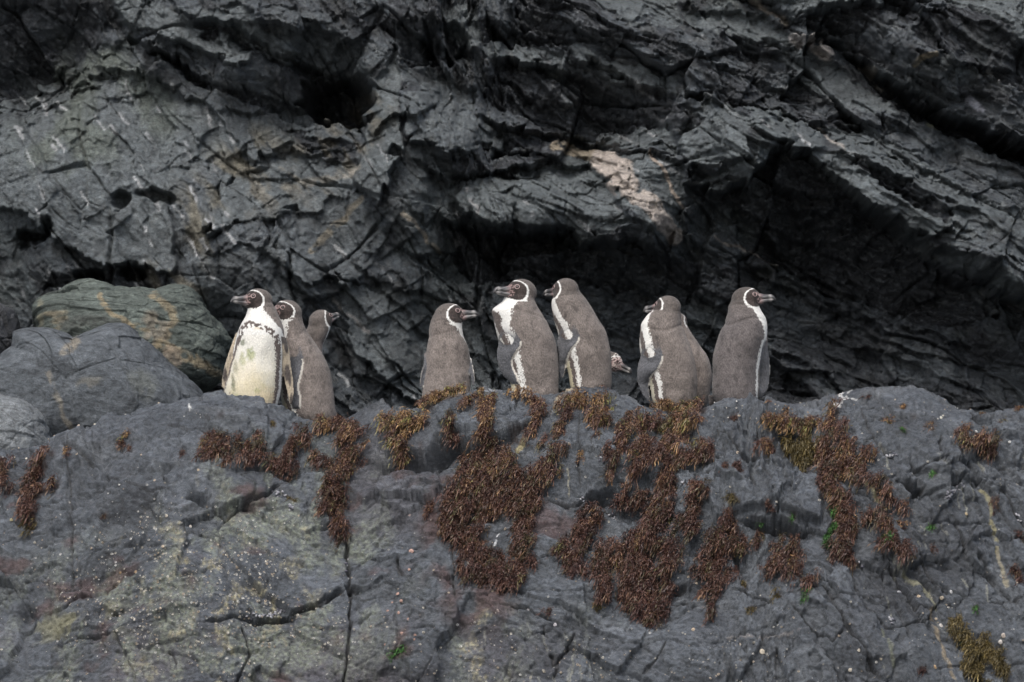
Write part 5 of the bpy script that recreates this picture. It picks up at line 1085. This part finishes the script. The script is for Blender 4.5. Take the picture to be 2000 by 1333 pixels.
for _ in range(2): wetmap = (wetmap + np.roll(wetmap, 1, 0) + np.roll(wetmap, -1, 0) + np.roll(wetmap, 1, 1) + np.roll(wetmap, -1, 1)) / 5
wet = np.where((LU > 0) & (LU < 2000) & (LV > 0) & (LV < 1333), wetmap[np.clip(LV / 2, 0, MH - 1).astype(int), np.clip(LU / 2, 0, MW - 1).astype(int)], 0) * (TT < sl_[8] + .2)
ledge_col[:] = mixc(ledge_col, (.040, .026, .022), np.clip(wet, 0, 1) * .8)

# ------------------------------------------------------------------ BARNACLES, LIMPETS, MUSSELS
rb_ = np.random.RandomState(5)
SHELLM = vcol_mat('barnacle_shell', .7, .3)
def barn_density(u, v):
    d = 0.05
    d += 1.3 * math.exp(-(((u - 330) / 190) ** 2 + ((v - 1180) / 110) ** 2)) + 1.2 * math.exp(-(((u - 480) / 60) ** 2 + ((v - 1130) / 90) ** 2)) + .5 * math.exp(-(((u - 560) / 120) ** 2 + ((v - 1230) / 80) ** 2))
    d += .9 * math.exp(-(((u - 290) / 60) ** 2 + ((v - 1050) / 50) ** 2)) + .5 * math.exp(-(((u - 960) / 100) ** 2 + ((v - 1280) / 50) ** 2)) + .6 * math.exp(-(((u - 1140) / 60) ** 2 + ((v - 1300) / 40) ** 2))
    d += .35 * math.exp(-(((u - 1420) / 120) ** 2 + ((v - 1290) / 50) ** 2)) + .35 * math.exp(-(((u - 640) / 40) ** 2 + ((v - 1280) / 60) ** 2)) + .5 * math.exp(-(((u - 1840) / 60) ** 2 + ((v - 810) / 20) ** 2)) + .4 * math.exp(-(((u - 1490) / 90) ** 2 + ((v - 800) / 12) ** 2))
    return d
def barnacle_shape(c, n, r, tall, ns=7):
    t1 = np.cross(n, [0.1, 0, 1.]); t1 /= np.linalg.norm(t1); t2 = np.cross(n, t1); a = np.linspace(0, 2 * math.pi, ns, endpoint=False) + rb_.rand()
    ring = lambda rr, h: c + rr * (np.outer(np.cos(a), t1) + np.outer(np.sin(a), t2)) * (1 + .12 * rb_.randn(ns))[:, None] + n * h
    v = np.concatenate([ring(r, -.001), ring(r * .5, tall), ring(r * .26, tall * .55)]); f = []
    for k in range(2):
        for j in range(ns): f.append((k * ns + j, k * ns + (j + 1) % ns, (k + 1) * ns + (j + 1) % ns, (k + 1) * ns + j))
    return v, np.array(f)
bv = []; bf = []; bc = []; base = 0; tries = 0; made = 0
while made < 2600 and tries < 60000:
    tries += 1; u, v = rb_.uniform(0, 2000), rb_.uniform(780, 1333)
    cl = .35 + 1.3 * max(0, float(noise(np.array(u * .02), np.array(v * .03), 950))) + .5 * float(noise(np.array(u * .08), np.array(v * .08), 951))
    if rb_.rand() > barn_density(u, v) * max(0, cl): continue
    h = on_ledge(u, v)
    if h is None: continue
    r = (.9 + 1.9 * rb_.rand() ** 2.6) / 420 * 1.05; q, f = barnacle_shape(h[0], h[1], r, r * rb_.uniform(.45, .8)); bv.append(q); bf.append(f + base); base += len(q); made += 1
    c = np.array([(.62, .58, .50), (.55, .46, .36), (.68, .66, .62)][rb_.randint(3)]) * rb_.uniform(.55, 1.1); cc = np.tile(c, (len(q), 1)); cc[14:] = .06; bc.append(cc)
me = mesh_np('barnacles', np.concatenate(bv), np.concatenate(bf), False); set_col(me, np.concatenate(bc)); link('barnacles', me, SHELLM, kind='stuff', label='small pale barnacles dotted over the rock face', category='barnacles')

def limpet(u, v, r, label, tone=(.50, .40, .31)):
    h = on_ledge(u, v)
    if h is None: return
    c, n = h; r = r * .7 / 420; t1 = np.cross(n, [0, 0.1, 1.]); t1 /= np.linalg.norm(t1); t2 = np.cross(n, t1); ns = 14; a = np.linspace(0, 2 * math.pi, ns, endpoint=False); V_ = []; F_ = []; Cc = []
    rr = 1 + .07 * rb_.randn(ns); el = rb_.uniform(.78, .95)
    for q, hh, tn in ((1, -.002, .8), (.96, .10 * 1, 1.0), (.66, .32, 1.12), (.33, .52, .92), (.12, .60, .7)):
        V_.append(n * hh * r + r * q * (np.outer(np.cos(a) * rr, t1) * el + np.outer(np.sin(a) * rr, t2)) + t1 * (1 - q) * r * .12); Cc.append(np.tile(np.array(tone) * tn * .72, (ns, 1)) * (1 + .12 * rb_.randn(ns))[:, None])
    for k in range(4):
        for j in range(ns): F_.append((k * ns + j, k * ns + (j + 1) % ns, (k + 1) * ns + (j + 1) % ns, (k + 1) * ns + j))
    V_ = np.concatenate(V_); me = mesh_np('limpet', V_, np.array(F_)); me.polygons  # top closed below
    top = np.array([[4 * ns + j for j in range(ns)]])
    import bmesh
    bm = bmesh.new(); bm.from_mesh(me); bm.verts.ensure_lookup_table(); fc_ = bm.faces.new([bm.verts[i] for i in top[0]]); fc_.smooth = True; bm.to_mesh(me); bm.free(); set_col(me, np.clip(np.concatenate(Cc), .02, 1))
    o = link('limpet', me, SHELLM, label=label, category='limpet', group='limpets on the ledge face'); o.location = Vector(c)
PK = (.52, .34, .28)
for u, v, r, lab, tn in [
    (803, 1076, 7.5, 'largest pink limpet, high between the long crack and the mats', PK), (801, 1007, 5, 'small limpet above the largest pink one', (.5, .4, .36)), (799, 1112, 4.5, 'small limpet below the largest pink one', PK),
    (776, 1160, 5.5, 'topmost of the pinkish limpets right of the long vertical crack', PK), (783, 1172, 4.5, 'second pinkish limpet down right of the long vertical crack', PK), (765, 1177, 4, 'pinkish limpet nearest the long vertical crack, middle of its cluster', PK),
    (778, 1197, 4.5, 'lowest left of the pinkish limpets right of the long vertical crack', PK), (797, 1208, 4.5, 'rightmost pinkish limpet beside the long vertical crack cluster', PK), (756, 1192, 4, 'small pinkish limpet lowest in the upper cluster by the long crack', PK),
    (784, 1236, 5, 'large pink limpet of the lower scattered group', PK), (808, 1239, 4.5, 'rightmost limpet of the lower scattered group, upper of two touching', PK), (771, 1255, 4.5, 'limpet at the foot of the lower scattered group, middle', (.55, .5, .42)), (753, 1216, 4, 'cream limpet at the top left of the lower scattered group', (.55, .5, .42)), (806, 1248, 4, 'rightmost limpet of the lower scattered group, lower of two touching', PK), (757, 1225, 3.5, 'little cream limpet just under the top left one of the lower group', (.55, .5, .42)), (752, 1259, 4, 'leftmost low limpet of the lower scattered group', PK),
    (324, 1006, 5, 'limpet beside the dark hole on the left face', (.55, .5, .42)), (372, 1028, 4.5, 'limpet just under the crack on the left face', (.6, .56, .5)), (387, 918, 4.5, 'limpet under the left end of the long horizontal mat', (.5, .42, .32)), (316, 1066, 5, 'limpet among the upper left barnacles', (.55, .46, .36)), (235, 1118, 5, 'left one of two orange brown limpets on the barnacled rock', (.46, .33, .2)), (265, 1117, 4.5, 'right one of two orange brown limpets on the barnacled rock', (.46, .33, .2)), (22, 1014, 5.5, 'yellowish limpet below the left edge seaweed', (.4, .36, .22)), (263, 1210, 4.5, 'pale limpet low on the barnacled left rock', (.6, .56, .5)),
    (1793, 1165, 7, 'big cream limpet beside the yellow vein', (.55, .44, .32)), (1838, 1168, 6.5, 'oval brownish limpet right of the big cream one', (.42, .36, .28)), (1857, 1157, 6, 'grey white limpet next to a crack on the right face', (.5, .5, .5)), (1837, 1222, 6.5, 'pale round limpet above the olive mat', (.6, .56, .52)), (1958, 1243, 8, 'big grey limpet near the lower right edge', (.44, .38, .33)), (1955, 1255, 7, 'white crusted limpet just under the big grey one', (.6, .56, .52)),
    (1488, 1272, 9, 'large flat cream limpet low right of centre', (.58, .52, .42)), (1825, 1302, 7, 'oval orange limpet low beside the yellow vein', (.50, .36, .22)), (1677, 1271, 5, 'small limpet beside the long diagonal crack', (.55, .5, .42)), (1661, 1309, 6, 'small cream shell near the bottom edge right of centre', (.55, .5, .42)), (1718, 1287, 5, 'cream limpet above the lichen streak at the lower right', (.55, .48, .38)), (1889, 1004, 5, 'orange limpet alone below the mussel row on the right', (.5, .4, .26)), (1828, 1208, 4.5, 'small limpet touching the lower end of the yellow vein', (.5, .42, .32)),
    (1838, 815, 5.5, 'white limpet on the rock under the right skyline', (.6, .58, .5)), (1907, 842, 5, 'white limpet between the two right edge clumps', (.6, .6, .58)), (1970, 862, 4.5, 'small white limpet by the bushy right edge clump', (.6, .6, .58)),
    (1085, 1221, 5.5, 'grey snail shaped shell on the crack below the middle mats', (.5, .48, .5)), (1030, 1190, 4.5, 'small grey shell on the crack under the reddish rock, right one', (.5, .48, .5)), (1011, 1184, 4.5, 'small grey shell on the crack under the reddish rock, middle one', (.5, .48, .5)), (973, 1192, 5.5, 'brownish shell at the left end of the crack under the reddish rock', (.36, .3, .28)), (1345, 1195, 5.5, 'whitish limpet right of the winding strand', (.5, .46, .38)), (1354, 1228, 5.5, 'orange limpet under the whitish one right of the winding strand', (.5, .4, .3)), (1282, 1130, 5, 'white shell resting on the winding strand', (.6, .6, .6))]:
    limpet(u, v, r, lab, tn)

mv = []; mf = []; mc = []; base = 0
for pts, w, n_ in [([(478, 1206), (520, 1203), (562, 1192)], 5, 30), ([(536, 966), (552, 968)], 6, 16), ([(563, 990), (572, 993)], 4, 8), ([(1848, 975), (1862, 962), (1880, 948)], 5, 34), ([(1195, 1008), (1200, 1016)], 4, 5), ([(1170, 895), (1176, 900)], 3, 4),
                   ([(1678, 1100), (1685, 1108)], 4, 7), ([(1736, 1205), (1745, 1215)], 4, 7), ([(1140, 975), (1136, 980)], 3, 5), ([(1332, 942), (1336, 943)], 2, 3), ([(1724, 1048), (1732, 1070)], 4, 7), ([(1755, 1155), (1760, 1160)], 3, 4), ([(1735, 890), (1760, 890)], 5, 10), ([(1985, 1005), (1995, 1020)], 5, 8), ([(676, 1080), (680, 1160)], 3, 8)]:
    pts = np.array(pts, float)
    for _ in range(n_):
        q = rb_.rand(); u = np.interp(q, np.linspace(0, 1, len(pts)), pts[:, 0]) + rb_.normal(0, w * .6); v = np.interp(q, np.linspace(0, 1, len(pts)), pts[:, 1]) + rb_.normal(0, w * .6)
        h = on_ledge(u, v)
        if h is None: continue
        t1 = rb_.normal(0, 1, 3); t1 -= (t1 @ h[1]) * h[1]; t1 /= np.linalg.norm(t1); t2 = np.cross(h[1], t1); r = rb_.uniform(1.6, 3.0) / 420
        vv_, ff_ = ellipsoid(h[0] + h[1] * r * .4, t1 * r * 1.5, t2 * r * .85, h[1] * r * .8, 5, 8); ff_ = np.array([list(f) + [f[-1]] * (4 - len(f)) for f in ff_])[:-16]
        mv.append(vv_); mf.append(ff_ + base); base += len(vv_); mc.append(np.tile(np.array([(.16, .16, .18), (.07, .07, .09), (.3, .3, .32)][rb_.randint(3)]), (len(vv_), 1)))
me = mesh_np('mussels', np.concatenate(mv), np.concatenate(mf)); set_col(me, np.concatenate(mc)); link('mussels', me, vcol_mat('mussel_shell', .3, .6), kind='stuff', label='dark little mussels packed into the cracks', category='mussels')
me = mesh_np('rock_ledge', ledge_P.reshape(-1, 3), grid_faces(*LX.shape)); set_col(me, ledge_col.reshape(-1, 3))
ledge_mat = rock_material('grey_ledge_rock', 0.44, 0.018, 40, (1, 1, 1.5), 0.5, math.radians(25)); me.materials.append(ledge_mat)
ledge = bpy.data.objects.new('rock_ledge', me); C.objects.link(ledge); ledge['kind'] = 'structure'

# ------------------------------------------------------------------ sea in front of and below the ledge
sm_, st_, sb_ = bsdf_mat('dark_sea_water', .12, .5); sb_.inputs['Base Color'].default_value = (.012, .022, .026, 1)
wn = st_.nodes.new('ShaderNodeTexNoise'); wn.inputs['Scale'].default_value = .9; wn.inputs['Detail'].default_value = 6; wb_ = st_.nodes.new('ShaderNodeBump'); wb_.inputs['Strength'].default_value = .5; wb_.inputs['Distance'].default_value = .2
tcn = st_.nodes.new('ShaderNodeTexCoord'); st_.links.new(tcn.outputs['Object'], wn.inputs['Vector']); st_.links.new(wn.outputs['Fac'], wb_.inputs['Height']); st_.links.new(wb_.outputs[0], sb_.inputs['Normal'])
me = mesh_np('sea', np.array([(-1500, -1500, -3.0), (1500, -1500, -3.0), (1500, 1500, -3.0), (-1500, 1500, -3.0)]), np.array([[0, 1, 2, 3]])); link('sea', me, sm_, kind='structure')
